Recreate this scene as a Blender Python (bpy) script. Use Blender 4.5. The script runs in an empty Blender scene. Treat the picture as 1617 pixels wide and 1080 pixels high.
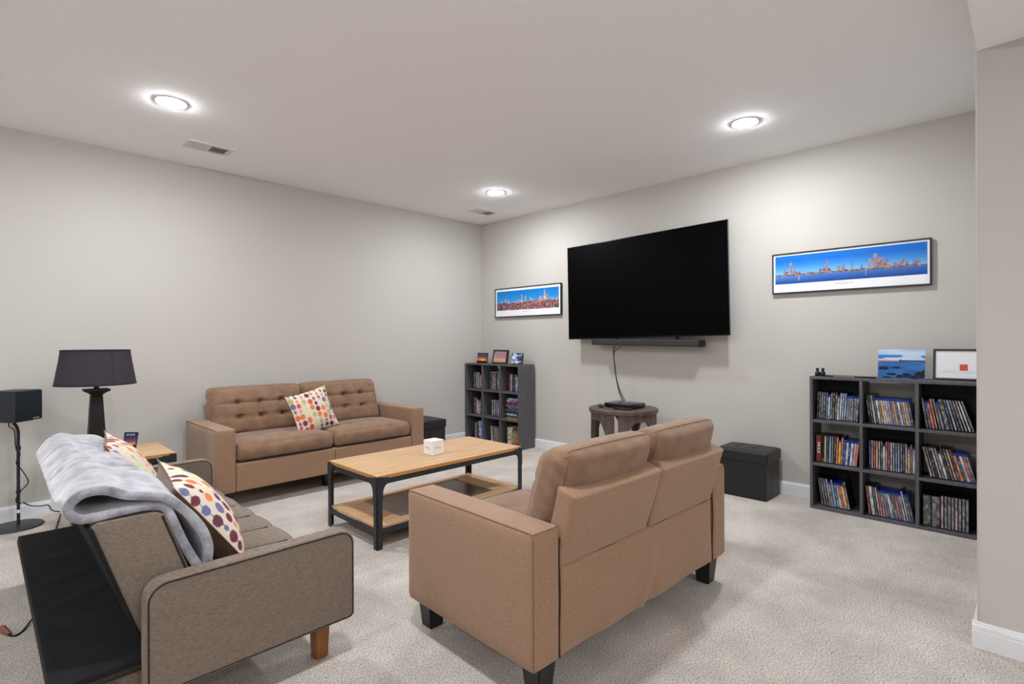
import bpy, bmesh, math, random
import numpy as np
from mathutils import Vector, Matrix

S = bpy.context.scene
COL = S.collection
R = math.radians
PI = math.pi
random.seed(7)

# ------------------------------------------------------------------ camera, world, exposure
cd = bpy.data.cameras.new('camera')
cam = bpy.data.objects.new('camera', cd)
COL.objects.link(cam)
cd.sensor_fit = 'HORIZONTAL'
cd.sensor_width = 36.0
cd.lens = 831.2 / 1617 * 36
cd.shift_y = -1.94 / 1617
cd.clip_start = 0.02
cam.matrix_world = (Matrix.Translation((0, 0, 1.15)) @ Matrix.Rotation(R(44.567 - 90), 4, 'Z')
                    @ Matrix.Rotation(R(90), 4, 'X') @ Matrix.Rotation(-0.0034, 4, 'Z'))
S.camera = cam

w = bpy.data.worlds.new('world')
S.world = w
w.use_nodes = True
w.node_tree.nodes['Background'].inputs[0].default_value = (0.9, 0.95, 1, 1)
w.node_tree.nodes['Background'].inputs[1].default_value = 0.3

LAMP = 520.0           # radiance of the downlight lenses
S.view_settings.view_transform = 'Standard'
S.view_settings.look = 'None'
S.view_settings.gamma = 1.0
S.view_settings.exposure = 0.0
S.view_settings.use_curve_mapping = False
S.cycles.use_denoising = True
S.cycles.max_bounces = 12
S.cycles.diffuse_bounces = 8
S.cycles.sample_clamp_indirect = 6.0

# room numbers (metres, camera stands at the origin)
XW, YW, ZC = 4.232, 4.685, 2.5325      # television wall, long wall, ceiling
XB, YB = -3.2, -3.0                    # the unseen ends of the basement
XP, YP, ZS = 2.623, 0.145, 2.227       # partition face, partition edge, lower ceiling


# ------------------------------------------------------------------ materials
def lin(c):
    return tuple(((v / 255) / 12.92 if v / 255 <= 0.04045 else ((v / 255 + 0.055) / 1.055) ** 2.4) for v in c[:3])


def lin4(c):
    return (*lin(c), 1.0)


def setin(n, key, val):
    if key in n.inputs:
        n.inputs[key].default_value = val


def mat(name, c, rough=0.7, spec=0.4, metal=0.0, c2=None, scale=30, stretch=(1, 1, 1), detail=4, contrast=(0.3, 0.7),
        bump=0.0, bscale=300, bstretch=(1, 1, 1), sheen=0.0, coat=0.0, dist=0.002):
    m = bpy.data.materials.new(name)
    m.use_nodes = True
    nt = m.node_tree
    b = nt.nodes['Principled BSDF']
    b.inputs['Base Color'].default_value = lin4(c)
    b.inputs['Roughness'].default_value = rough
    b.inputs['Metallic'].default_value = metal
    setin(b, 'Specular IOR Level', spec)
    setin(b, 'Sheen Weight', sheen)
    setin(b, 'Coat Weight', coat)
    setin(b, 'Coat Roughness', 0.08)
    tc = nt.nodes.new('ShaderNodeTexCoord')
    if c2 is not None:
        mp = nt.nodes.new('ShaderNodeMapping')
        mp.inputs['Scale'].default_value = stretch
        nt.links.new(tc.outputs['Object'], mp.inputs['Vector'])
        nz = nt.nodes.new('ShaderNodeTexNoise')
        nz.inputs['Scale'].default_value = scale
        nz.inputs['Detail'].default_value = detail
        nt.links.new(mp.outputs[0], nz.inputs['Vector'])
        rp = nt.nodes.new('ShaderNodeValToRGB')
        rp.color_ramp.elements[0].position = contrast[0]
        rp.color_ramp.elements[1].position = contrast[1]
        rp.color_ramp.elements[0].color = lin4(c)
        rp.color_ramp.elements[1].color = lin4(c2)
        nt.links.new(nz.outputs['Fac'], rp.inputs['Fac'])
        nt.links.new(rp.outputs['Color'], b.inputs['Base Color'])
    if bump > 0:
        mp2 = nt.nodes.new('ShaderNodeMapping')
        mp2.inputs['Scale'].default_value = bstretch
        nt.links.new(tc.outputs['Object'], mp2.inputs['Vector'])
        n2 = nt.nodes.new('ShaderNodeTexNoise')
        n2.inputs['Scale'].default_value = bscale
        n2.inputs['Detail'].default_value = 3
        nt.links.new(mp2.outputs[0], n2.inputs['Vector'])
        bp = nt.nodes.new('ShaderNodeBump')
        bp.inputs['Strength'].default_value = bump
        bp.inputs['Distance'].default_value = dist
        nt.links.new(n2.outputs['Fac'], bp.inputs['Height'])
        nt.links.new(bp.outputs['Normal'], b.inputs['Normal'])
    return m


def emis(name, c, strength):
    m = bpy.data.materials.new(name)
    m.use_nodes = True
    b = m.node_tree.nodes['Principled BSDF']
    b.inputs['Base Color'].default_value = (0.8, 0.8, 0.8, 1)
    b.inputs['Emission Color'].default_value = lin4(c)
    b.inputs['Emission Strength'].default_value = strength
    return m


def attr_mat(name, rough=0.6, spec=0.3, coat=0.0, bump=0.0, bscale=500):
    m = bpy.data.materials.new(name)
    m.use_nodes = True
    nt = m.node_tree
    b = nt.nodes['Principled BSDF']
    a = nt.nodes.new('ShaderNodeAttribute')
    a.attribute_name = 'Col'
    nt.links.new(a.outputs['Color'], b.inputs['Base Color'])
    b.inputs['Roughness'].default_value = rough
    setin(b, 'Specular IOR Level', spec)
    setin(b, 'Coat Weight', coat)
    setin(b, 'Coat Roughness', 0.05)
    if bump:
        tc = nt.nodes.new('ShaderNodeTexCoord')
        n2 = nt.nodes.new('ShaderNodeTexNoise')
        n2.inputs['Scale'].default_value = bscale
        nt.links.new(tc.outputs['Object'], n2.inputs['Vector'])
        bp = nt.nodes.new('ShaderNodeBump')
        bp.inputs['Strength'].default_value = bump
        bp.inputs['Distance'].default_value = 0.002
        nt.links.new(n2.outputs['Fac'], bp.inputs['Height'])
        nt.links.new(bp.outputs['Normal'], b.inputs['Normal'])
    return m


def sleeve_mat():
    """printed sleeve of a disc case: the object's own colour, with blocks of lettering-like print along the spine"""
    m = bpy.data.materials.new('printed_sleeve')
    m.use_nodes = True
    nt = m.node_tree
    b = nt.nodes['Principled BSDF']
    oi = nt.nodes.new('ShaderNodeObjectInfo')
    tc = nt.nodes.new('ShaderNodeTexCoord')
    ad = nt.nodes.new('ShaderNodeVectorMath')
    ad.operation = 'ADD'
    cmb = nt.nodes.new('ShaderNodeCombineXYZ')
    mul = nt.nodes.new('ShaderNodeMath')
    mul.operation = 'MULTIPLY'
    mul.inputs[1].default_value = 37.0
    nt.links.new(oi.outputs['Random'], mul.inputs[0])
    for k in range(3):
        nt.links.new(mul.outputs[0], cmb.inputs[k])
    nt.links.new(tc.outputs['Object'], ad.inputs[0])
    nt.links.new(cmb.outputs[0], ad.inputs[1])
    mp = nt.nodes.new('ShaderNodeMapping')
    mp.inputs['Scale'].default_value = (0.3, 1.6, 1.0)
    nt.links.new(ad.outputs[0], mp.inputs['Vector'])

    def noise(sc, p0, p1, det=1):
        nz = nt.nodes.new('ShaderNodeTexNoise')
        nz.inputs['Scale'].default_value = sc
        nz.inputs['Detail'].default_value = det
        nt.links.new(mp.outputs[0], nz.inputs['Vector'])
        rp = nt.nodes.new('ShaderNodeValToRGB')
        rp.color_ramp.elements[0].position = p0
        rp.color_ramp.elements[1].position = p1
        nt.links.new(nz.outputs['Fac'], rp.inputs['Fac'])
        return rp.outputs['Color']
    coarse, fine, where = noise(22, 0.42, 0.62), noise(260, 0.50, 0.58), noise(34, 0.5, 0.56)
    hs = nt.nodes.new('ShaderNodeHueSaturation')
    hs.inputs['Hue'].default_value = 0.53
    hs.inputs['Saturation'].default_value = 0.8
    hs.inputs['Value'].default_value = 0.4
    nt.links.new(oi.outputs['Color'], hs.inputs['Color'])
    mx = nt.nodes.new('ShaderNodeMixRGB')
    nt.links.new(coarse, mx.inputs['Fac'])
    nt.links.new(oi.outputs['Color'], mx.inputs['Color1'])
    nt.links.new(hs.outputs['Color'], mx.inputs['Color2'])
    # lettering only in a broad band of the spine
    fm = nt.nodes.new('ShaderNodeMath')
    fm.operation = 'MULTIPLY'
    nt.links.new(where, fm.inputs[1])
    fm2 = nt.nodes.new('ShaderNodeMath')
    fm2.operation = 'MULTIPLY'
    fm2.inputs[1].default_value = 0.6
    nt.links.new(fm.outputs[0], fm2.inputs[0])
    nt.links.new(fine, fm.inputs[0])
    mx2 = nt.nodes.new('ShaderNodeMixRGB')
    nt.links.new(fm2.outputs[0], mx2.inputs['Fac'])
    nt.links.new(mx.outputs[0], mx2.inputs['Color1'])
    mx2.inputs['Color2'].default_value = (0.75, 0.74, 0.72, 1)
    nt.links.new(mx2.outputs[0], b.inputs['Base Color'])
    b.inputs['Roughness'].default_value = 0.35
    return m


def carpet_mat():
    m = bpy.data.materials.new('carpet_pile')
    m.use_nodes = True
    nt = m.node_tree
    b = nt.nodes['Principled BSDF']
    b.inputs['Roughness'].default_value = 0.95
    setin(b, 'Specular IOR Level', 0.1)
    setin(b, 'Sheen Weight', 0.15)
    tc = nt.nodes.new('ShaderNodeTexCoord')

    def noise(sc, det, rough=0.5):
        nz = nt.nodes.new('ShaderNodeTexNoise')
        nz.inputs['Scale'].default_value = sc
        nz.inputs['Detail'].default_value = det
        nz.inputs['Roughness'].default_value = rough
        nt.links.new(tc.outputs['Object'], nz.inputs['Vector'])
        return nz.outputs['Fac']

    def ramp(fac, p0, c0, p1, c1):
        rp = nt.nodes.new('ShaderNodeValToRGB')
        rp.color_ramp.elements[0].position = p0
        rp.color_ramp.elements[1].position = p1
        rp.color_ramp.elements[0].color = lin4(c0)
        rp.color_ramp.elements[1].color = lin4(c1)
        nt.links.new(fac, rp.inputs['Fac'])
        return rp.outputs['Color']
    fine = noise(160, 4, 0.75)
    base = ramp(fine, 0.34, (130, 121, 111), 0.58, (246, 238, 229))
    patch = ramp(noise(2.6, 5, 0.65), 0.36, (222, 221, 220), 0.64, (255, 255, 255))
    mx = nt.nodes.new('ShaderNodeMixRGB')
    mx.blend_type = 'MULTIPLY'
    mx.inputs['Fac'].default_value = 1
    nt.links.new(base, mx.inputs['Color1'])
    nt.links.new(patch, mx.inputs['Color2'])
    nt.links.new(mx.outputs[0], b.inputs['Base Color'])
    bp = nt.nodes.new('ShaderNodeBump')
    bp.inputs['Strength'].default_value = 0.9
    bp.inputs['Distance'].default_value = 0.008
    nt.links.new(fine, bp.inputs['Height'])
    nt.links.new(bp.outputs['Normal'], b.inputs['Normal'])
    return m


M = {}
M['wall'] = mat('greige_paint', (189, 186, 180), 0.75, 0.25, bump=0.06, bscale=260)
M['ceil'] = mat('ceiling_paint', (240, 240, 241), 0.85, 0.2, bump=0.05, bscale=200)
M['trim'] = mat('white_trim_paint', (222, 224, 227), 0.4, 0.45, bump=0.02, bscale=30)
M['carpet'] = carpet_mat()
M['brown'] = mat('brown_linen', (128, 99, 77), 0.88, 0.2, c2=(164, 132, 107), scale=200, stretch=(1, 1, 1.6), contrast=(0.25, 0.75), bump=0.35, bscale=700, sheen=0.2, dist=0.001)
M['brown_soft'] = mat('brown_suede', (120, 92, 71), 0.85, 0.2, c2=(141, 112, 89), scale=14, contrast=(0.3, 0.75), bump=0.3, bscale=60, sheen=0.25, dist=0.003)
M['seam'] = mat('dark_brown_seam', (62, 47, 36), 0.9, 0.1, c2=(74, 56, 44), scale=90)
M['seam_soft'] = mat('brown_seam', (112, 87, 67), 0.9, 0.1, c2=(122, 96, 75), scale=90)
M['futon'] = mat('taupe_heather', (96, 84, 74), 0.9, 0.2, c2=(134, 120, 107), scale=170, stretch=(0.5, 0.5, 3.0), contrast=(0.25, 0.75), bump=0.35, bscale=600, sheen=0.15, dist=0.001)
M['futon_dark'] = mat('dark_taupe', (46, 40, 36), 0.9, 0.2, c2=(58, 50, 45), scale=120)
M['piping'] = mat('dark_piping', (44, 38, 34), 0.85, 0.2, c2=(58, 50, 44), scale=100)
M['dust'] = mat('black_dust_cover', (17, 17, 19), 0.85, 0.25, c2=(26, 26, 30), scale=14, bump=0.2, bscale=40, dist=0.006)
M['leg_black'] = mat('black_plastic', (22, 22, 23), 0.4, 0.45, c2=(30, 30, 31), scale=40)
M['leg_wood'] = mat('amber_wood', (112, 62, 26), 0.35, 0.5, c2=(146, 88, 40), scale=14, stretch=(6, 6, 0.6))
M['oak'] = mat('oak_laminate', (182, 144, 104), 0.42, 0.4, c2=(212, 178, 138), scale=7, stretch=(0.5, 7, 7), detail=7, contrast=(0.3, 0.7), bump=0.05, bscale=40, bstretch=(0.5, 8, 8))
M['oak_edge'] = mat('oak_edge_band', (172, 118, 62), 0.45, 0.4, c2=(190, 138, 80), scale=8, stretch=(0.5, 7, 7))
M['iron'] = mat('black_iron', (38, 41, 46), 0.5, 0.5, 0.3, c2=(48, 51, 56), scale=60, bump=0.05, bscale=400)
M['bolt'] = mat('iron_bolt', (70, 73, 78), 0.4, 0.5, 0.6)
M['mesh_panel'] = mat('dark_metal_panel', (98, 85, 74), 0.25, 0.55, 0.2, c2=(110, 97, 84), scale=400)
M['shelf'] = mat('grey_woodgrain', (75, 74, 78), 0.5, 0.4, c2=(95, 93, 96), scale=9, stretch=(9, 9, 0.7), detail=6, bump=0.04, bscale=60)
M['shelf_back'] = mat('black_backboard', (24, 24, 28), 0.55, 0.3, c2=(31, 31, 36), scale=12)
M['leather'] = mat('black_leatherette', (23, 22, 24), 0.42, 0.45, c2=(31, 30, 32), scale=25, bump=0.15, bscale=420, dist=0.001)
M['tv_body'] = mat('tv_black', (8, 8, 9), 0.35, 0.3, c2=(10, 10, 11), scale=20)
M['tv_edge'] = mat('tv_steel_edge', (120, 124, 128), 0.3, 0.5, 0.8)
M['screen'] = mat('tv_screen', (2, 2, 2), 0.45, 0.04, c2=(2, 2, 3), scale=5)
M['soundbar'] = mat('soundbar_cloth', (46, 46, 46), 0.8, 0.3, c2=(62, 61, 60), scale=300, bump=0.2, bscale=600)
M['walnut'] = mat('grey_walnut', (72, 60, 53), 0.5, 0.4, c2=(98, 84, 74), scale=8, stretch=(3, 3, 0.8), detail=6, bump=0.05, bscale=50)
M['cable'] = mat('black_cable', (16, 16, 17), 0.5, 0.4, c2=(22, 22, 23), scale=40)
M['frame'] = mat('black_frame', (20, 21, 26), 0.35, 0.5, c2=(26, 27, 33), scale=30)
M['paper'] = mat('white_print_paper', (226, 230, 235), 0.35, 0.4, c2=(232, 235, 239), scale=8)
M['print'] = attr_mat('print_ink', 0.45, 0.25)
M['pattern'] = attr_mat('woven_pattern', 0.85, 0.2, bump=0.3)
M['pillow_back'] = mat('brown_pillow_cloth', (84, 62, 46), 0.9, 0.2, c2=(106, 80, 60), scale=25, bump=0.3, bscale=90, sheen=0.3, dist=0.003)
M['plush'] = mat('grey_plush', (114, 114, 123), 0.95, 0.15, c2=(172, 172, 181), scale=11, detail=6, stretch=(2.2, 1, 2.2), contrast=(0.33, 0.66), bump=0.5, bscale=120, sheen=0.7, dist=0.004)
M['lamp_shade'] = mat('charcoal_linen', (52, 47, 55), 0.9, 0.2, c2=(64, 58, 66), scale=260, bump=0.3, bscale=500)
M['lamp_trim'] = mat('charcoal_band', (42, 38, 45), 0.9, 0.2, c2=(50, 45, 52), scale=200)
M['lamp_base'] = mat('espresso_bronze', (24, 18, 17), 0.5, 0.3, c2=(34, 26, 24), scale=12)
M['speaker'] = mat('navy_black_shell', (24, 30, 38), 0.45, 0.45, c2=(30, 36, 45), scale=50)
M['speaker_grill'] = mat('speaker_cloth', (20, 26, 33), 0.85, 0.3, c2=(28, 35, 43), scale=500, bump=0.2, bscale=700)
M['stand'] = mat('slate_metal', (34, 38, 44), 0.4, 0.5, 0.2, c2=(42, 46, 53), scale=30)
M['white'] = mat('white_gloss', (235, 233, 230), 0.35, 0.5, c2=(240, 239, 237), scale=20)
M['grey_ink'] = mat('pale_grey_ink', (176, 172, 170), 0.6, 0.3, c2=(182, 178, 176), scale=20)
M['white_ink'] = mat('white_ink', (240, 240, 240), 0.5, 0.3, c2=(245, 245, 245), scale=20)
M['vent'] = mat('vent_enamel', (214, 211, 207), 0.5, 0.4, c2=(218, 215, 211), scale=20)
M['vent_dark'] = mat('duct_dark', (70, 69, 68), 0.8, 0.2, c2=(80, 79, 78), scale=20)
M['case_black'] = mat('black_case', (16, 16, 18), 0.3, 0.5, c2=(20, 20, 22), scale=30)
M['case_blue'] = mat('blue_case', (12, 52, 128), 0.3, 0.4, c2=(18, 62, 146), scale=20)
M['sleeve'] = sleeve_mat()
M['red_ink'] = mat('red_ink', (206, 62, 54), 0.5, 0.3, c2=(214, 70, 60), scale=20)
M['box_red'] = mat('dark_red_print', (92, 36, 34), 0.45, 0.4, c2=(120, 54, 48), scale=40, stretch=(1, 1, 0.4))
M['copper'] = mat('copper_plug', (120, 66, 48), 0.4, 0.5, c2=(140, 82, 60), scale=40)
M['lens'] = emis('lamp_lens', (246, 248, 253), LAMP)
M['clear'] = mat('white_tag', (214, 218, 224), 0.4, 0.4, c2=(222, 226, 232), scale=30)
M['black_gloss'] = mat('black_gloss', (12, 12, 14), 0.2, 0.5, c2=(16, 16, 18), scale=30)


# ------------------------------------------------------------------ geometry helpers
def bm_new():
    return bmesh.new()


def merge(dst, src, mtx=None):
    if mtx is not None:
        bmesh.ops.transform(src, matrix=mtx, verts=src.verts)
    me = bpy.data.meshes.new('tmp')
    src.to_mesh(me)
    src.free()
    dst.from_mesh(me)
    bpy.data.meshes.remove(me)
    return dst


def box(lo, hi, bev=0.0, seg=2, bm=None, mtx=None):
    t = bmesh.new()
    bmesh.ops.create_cube(t, size=1.0)
    c = [(a + b) / 2 for a, b in zip(lo, hi)]
    s = [abs(b - a) for a, b in zip(lo, hi)]
    for v in t.verts:
        v.co = Vector((c[0] + v.co.x * s[0], c[1] + v.co.y * s[1], c[2] + v.co.z * s[2]))
    if bev > 0:
        bmesh.ops.bevel(t, geom=list(t.edges), offset=min(bev, min(s) * 0.49), segments=seg, profile=0.5, affect='EDGES')
    if bm is None:
        if mtx is not None:
            bmesh.ops.transform(t, matrix=mtx, verts=t.verts)
        return t
    return merge(bm, t, mtx)


def rbox(size, r, n=14, fn=None, bm=None, center=(0, 0, 0)):
    """rounded box of dense grid faces; fn(p, unit) may move each point (unit in [-1,1]^3)"""
    hx, hy, hz = (s / 2 for s in size)
    t = bmesh.new()
    vs = {}
    nx, ny, nz = (n if isinstance(n, tuple) else (n, n, n))

    def grid(k, i):
        # denser towards the ends
        u = -1 + 2 * i / k
        return math.sin(u * PI / 2) * 0.55 + u * 0.45

    def vert(i, j, k):
        key = (i, j, k)
        if key in vs:
            return vs[key]
        u = Vector((grid(nx, i), grid(ny, j), grid(nz, k)))
        p = Vector((u.x * hx, u.y * hy, u.z * hz))
        inner = Vector((max(-hx + r, min(hx - r, p.x)), max(-hy + r, min(hy - r, p.y)), max(-hz + r, min(hz - r, p.z))))
        d = p - inner
        if d.length > 1e-9:
            p = inner + d.normalized() * r
        if fn:
            p = fn(p, u)
        vs[key] = t.verts.new(p + Vector(center))
        return vs[key]
    for i in range(nx):
        for j in range(ny):
            t.faces.new([vert(i, j, 0), vert(i, j + 1, 0), vert(i + 1, j + 1, 0), vert(i + 1, j, 0)])
            t.faces.new([vert(i, j, nz), vert(i + 1, j, nz), vert(i + 1, j + 1, nz), vert(i, j + 1, nz)])
    for i in range(nx):
        for k in range(nz):
            t.faces.new([vert(i, 0, k), vert(i + 1, 0, k), vert(i + 1, 0, k + 1), vert(i, 0, k + 1)])
            t.faces.new([vert(i, ny, k), vert(i, ny, k + 1), vert(i + 1, ny, k + 1), vert(i + 1, ny, k)])
    for j in range(ny):
        for k in range(nz):
            t.faces.new([vert(0, j, k), vert(0, j, k + 1), vert(0, j + 1, k + 1), vert(0, j + 1, k)])
            t.faces.new([vert(nx, j, k), vert(nx, j + 1, k), vert(nx, j + 1, k + 1), vert(nx, j, k + 1)])
    if bm is None:
        return t
    return merge(bm, t)


def rpt(size, r, fn, center, u):
    """point of the same rounded box surface at unit coordinates u"""
    h = [q / 2 for q in size]
    u = Vector(u)
    p = Vector((u.x * h[0], u.y * h[1], u.z * h[2]))
    inner = Vector([max(-h[k] + r, min(h[k] - r, p[k])) for k in range(3)])
    d = p - inner
    if d.length > 1e-9:
        p = inner + d.normalized() * r
    if fn:
        p = fn(p, u)
    return p + Vector(center)


def prism(pts, a0, a1, axis='y', bev=0.0, seg=2, bm=None, bevel_caps_only=True):
    """extrude a closed outline; pts are (p, q): axis x -> (y, z), y -> (x, z), z -> (x, y)"""
    t = bmesh.new()

    def P(p, q, a):
        return {'x': (a, p, q), 'y': (p, a, q), 'z': (p, q, a)}[axis]
    A = [t.verts.new(P(p, q, a0)) for p, q in pts]
    B = [t.verts.new(P(p, q, a1)) for p, q in pts]
    n = len(pts)
    fa = t.faces.new(A)
    fb = t.faces.new(list(reversed(B)))
    for i in range(n):
        t.faces.new([A[i], B[i], B[(i + 1) % n], A[(i + 1) % n]])
    bmesh.ops.recalc_face_normals(t, faces=t.faces)
    if bev > 0:
        es = set(fa.edges) | set(fb.edges)
        bmesh.ops.bevel(t, geom=list(es), offset=bev, segments=seg, profile=0.5, affect='EDGES')
    if bm is None:
        return t
    return merge(bm, t)


def round_rect(x0, z0, x1, z1, r, n=6):
    if not isinstance(r, (tuple, list)):
        r = (r, r, r, r)       # bl, br, tr, tl
    out = []
    for (cx, cz, a0, rr) in ((x0 + r[0], z0 + r[0], 180, r[0]), (x1 - r[1], z0 + r[1], 270, r[1]),
                             (x1 - r[2], z1 - r[2], 0, r[2]), (x0 + r[3], z1 - r[3], 90, r[3])):
        for k in range(n + 1):
            a = R(a0 + 90 * k / n)
            out.append((cx + rr * math.cos(a), cz + rr * math.sin(a)))
    return out


def tube(pts, rad, n=8, closed=False, bm=None):
    t = bmesh.new()
    P = [Vector(p) for p in pts]
    m = len(P)
    rings = []
    up = Vector((0, 0, 1))
    prev = None
    for i in range(m):
        a = P[(i - 1) % m] if (closed or i > 0) else P[i]
        b = P[(i + 1) % m] if (closed or i < m - 1) else P[i]
        d = (b - a).normalized()
        if prev is None:
            x = d.cross(up)
            if x.length < 0.05:
                x = d.cross(Vector((0, 1, 0)))
        else:
            x = prev - d * prev.dot(d)
        x.normalize()
        prev = x
        y = d.cross(x)
        rr = rad[i] if isinstance(rad, (list, tuple)) else rad
        rings.append([t.verts.new(P[i] + (x * math.cos(2 * PI * k / n) + y * math.sin(2 * PI * k / n)) * rr) for k in range(n)])
    for i in range(m if closed else m - 1):
        A, B = rings[i], rings[(i + 1) % m]
        for k in range(n):
            t.faces.new([A[k], A[(k + 1) % n], B[(k + 1) % n], B[k]])
    if not closed:
        t.faces.new(list(reversed(rings[0])))
        t.faces.new(rings[-1])
    bmesh.ops.recalc_face_normals(t, faces=t.faces)
    if bm is None:
        return t
    return merge(bm, t)


def smooth_path(pts, k=6):
    """Catmull-Rom through the points"""
    P = [Vector(p) for p in pts]
    out = []
    for i in range(len(P) - 1):
        p0, p1, p2, p3 = P[max(i - 1, 0)], P[i], P[i + 1], P[min(i + 2, len(P) - 1)]
        for j in range(k):
            t = j / k
            out.append(0.5 * ((2 * p1) + (p2 - p0) * t + (2 * p0 - 5 * p1 + 4 * p2 - p3) * t * t + (3 * p1 - p0 - 3 * p2 + p3) * t ** 3))
    out.append(P[-1])
    return out


def lathe(prof, n=40, bm=None, cap=True):
    t = bmesh.new()
    rings = [[t.verts.new((r * math.cos(2 * PI * k / n), r * math.sin(2 * PI * k / n), z)) for k in range(n)] for r, z in prof]
    for A, B in zip(rings, rings[1:]):
        for k in range(n):
            t.faces.new([A[k], A[(k + 1) % n], B[(k + 1) % n], B[k]])
    if cap:
        t.faces.new(list(reversed(rings[0])))
        t.faces.new(rings[-1])
    bmesh.ops.recalc_face_normals(t, faces=t.faces)
    if bm is None:
        return t
    return merge(bm, t)


def taper_box(lo2, hi2, z0, z1, shrink, bev=0.004):
    """leg: full size at z1, shrunk about its centre at z0"""
    t = bmesh.new()
    cx, cy = (lo2[0] + hi2[0]) / 2, (lo2[1] + hi2[1]) / 2
    hx, hy = (hi2[0] - lo2[0]) / 2, (hi2[1] - lo2[1]) / 2
    vs = []
    for z, s in ((z0, shrink), (z1, 1.0)):
        vs.append([t.verts.new((cx + a * hx * s, cy + b * hy * s, z)) for a, b in ((-1, -1), (1, -1), (1, 1), (-1, 1))])
    t.faces.new(list(reversed(vs[0])))
    t.faces.new(vs[1])
    for k in range(4):
        t.faces.new([vs[0][k], vs[0][(k + 1) % 4], vs[1][(k + 1) % 4], vs[1][k]])
    bmesh.ops.recalc_face_normals(t, faces=t.faces)
    bmesh.ops.bevel(t, geom=list(t.edges), offset=bev, segments=2, affect='EDGES')
    return t


def obj(name, bm, m, parent=None, smooth=True, angle=40, wn=False):
    me = bpy.data.meshes.new(name)
    if isinstance(bm, bpy.types.Mesh):
        me = bm
    else:
        bm.to_mesh(me)
        bm.free()
    if m is not None:
        me.materials.append(m)
    if smooth:
        me.polygons.foreach_set('use_smooth', [True] * len(me.polygons))
        me.set_sharp_from_angle(angle=R(angle))
    o = bpy.data.objects.new(name, me)
    COL.objects.link(o)
    if parent:
        o.parent = parent
    if wn:
        md = o.modifiers.new('normals', 'WEIGHTED_NORMAL')
        md.keep_sharp = True
    return o


def thing(name, label, cat, loc=(0, 0, 0), rotz=0.0, group=None, mtx=None):
    o = bpy.data.objects.new(name, None)
    o.empty_display_size = 0.1
    COL.objects.link(o)
    if mtx is not None:
        o.matrix_world = mtx
    else:
        o.location = loc
        o.rotation_euler = (0, 0, rotz)
    return tag(o, label, cat, group)


def tag(o, label, cat, group=None, kind=None):
    o['label'] = label
    o['category'] = cat
    if group:
        o['group'] = group
    if kind:
        o['kind'] = kind
    return o


def struct(name, bm, m, parent=None, **k):
    o = obj(name, bm, m, parent, **k)
    if parent is None:
        o['kind'] = 'structure'
    return o


def axes(origin, x, y, z):
    m = Matrix.Identity(4)
    for i, a in enumerate((x, y, z)):
        for r in range(3):
            m[r][i] = a[r]
    for r in range(3):
        m[r][3] = origin[r]
    return m


def grid_mesh(name, X, Y, Z, colfn=None, mtl=None, parent=None):
    """X, Y, Z are (ny, nx) arrays; colours are sRGB 0..255 arrays (ny, nx, 3)"""
    ny, nx = X.shape
    me = bpy.data.meshes.new(name)
    co = np.stack([X, Y, Z], -1).reshape(-1, 3)
    idx = np.arange(ny * nx).reshape(ny, nx)
    f = np.stack([idx[:-1, :-1], idx[:-1, 1:], idx[1:, 1:], idx[1:, :-1]], -1).reshape(-1, 4)
    me.from_pydata(co.tolist(), [], f.tolist())
    if colfn is not None:
        c = np.clip(colfn, 0, 255) / 255.0
        c = np.where(c <= 0.04045, c / 12.92, ((c + 0.055) / 1.055) ** 2.4).reshape(-1, 3)
        a = me.color_attributes.new('Col', 'FLOAT_COLOR', 'POINT')
        a.data.foreach_set('color', np.concatenate([c, np.ones((len(c), 1))], 1).astype(np.float32).ravel())
    return obj(name, me, mtl, parent)


def text_mesh(name, s, size, m, parent, loc, rot, depth=0.0004, align='CENTER', sx=1.0):
    cu = bpy.data.curves.new('t', 'FONT')
    cu.body = s
    cu.size = size
    cu.extrude = depth
    cu.align_x = align
    cu.align_y = 'CENTER'
    cu.resolution_u = 2
    t = bpy.data.objects.new('t', cu)
    COL.objects.link(t)
    dg = bpy.context.evaluated_depsgraph_get()
    me = bpy.data.meshes.new_from_object(t.evaluated_get(dg))
    bpy.data.objects.remove(t)
    me.name = name
    me.materials.clear()
    me.materials.append(m)
    o = bpy.data.objects.new(name, me)
    COL.objects.link(o)
    o.parent = parent
    o.location = loc
    o.rotation_euler = rot
    o.scale = (sx, 1, 1)
    return o


# ------------------------------------------------------------------ the room
T = 0.12
struct('floor', box((XB - T, YB - T, -0.1), (XW + T, YW + T, 0)), M['carpet'], smooth=False)
struct('wall_left', box((XB - T, YW, 0), (XW + T, YW + T, ZC)), M['wall'], smooth=False)
struct('wall_back', box((XW, YP, 0), (XW + T, YW, ZC)), M['wall'], smooth=False)
struct('wall_rear', box((XB - T, YB, 0), (XB, YW, ZC)), M['wall'], smooth=False)
struct('wall_right', box((XB - T, YB - T, 0), (XW + T, YB, ZC)), M['wall'], smooth=False)
# partition on the right, its edge rounded like drywall bullnose
pr = round_rect(XP, YB, XW + T, YP, (0.001, 0.001, 0.001, 0.012), 5)
struct('wall_partition', prism(pr, 0, ZC, 'z'), M['wall'])
struct('ceiling', box((XB - T, YP, ZC), (XW + T, YW + T, ZC + 0.1)), M['ceil'], smooth=False)
struct('ceiling_lower', box((XB - T, YB - T, ZS), (XW + T, YP - 0.004, ZC + 0.1)), M['ceil'], smooth=False)


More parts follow.
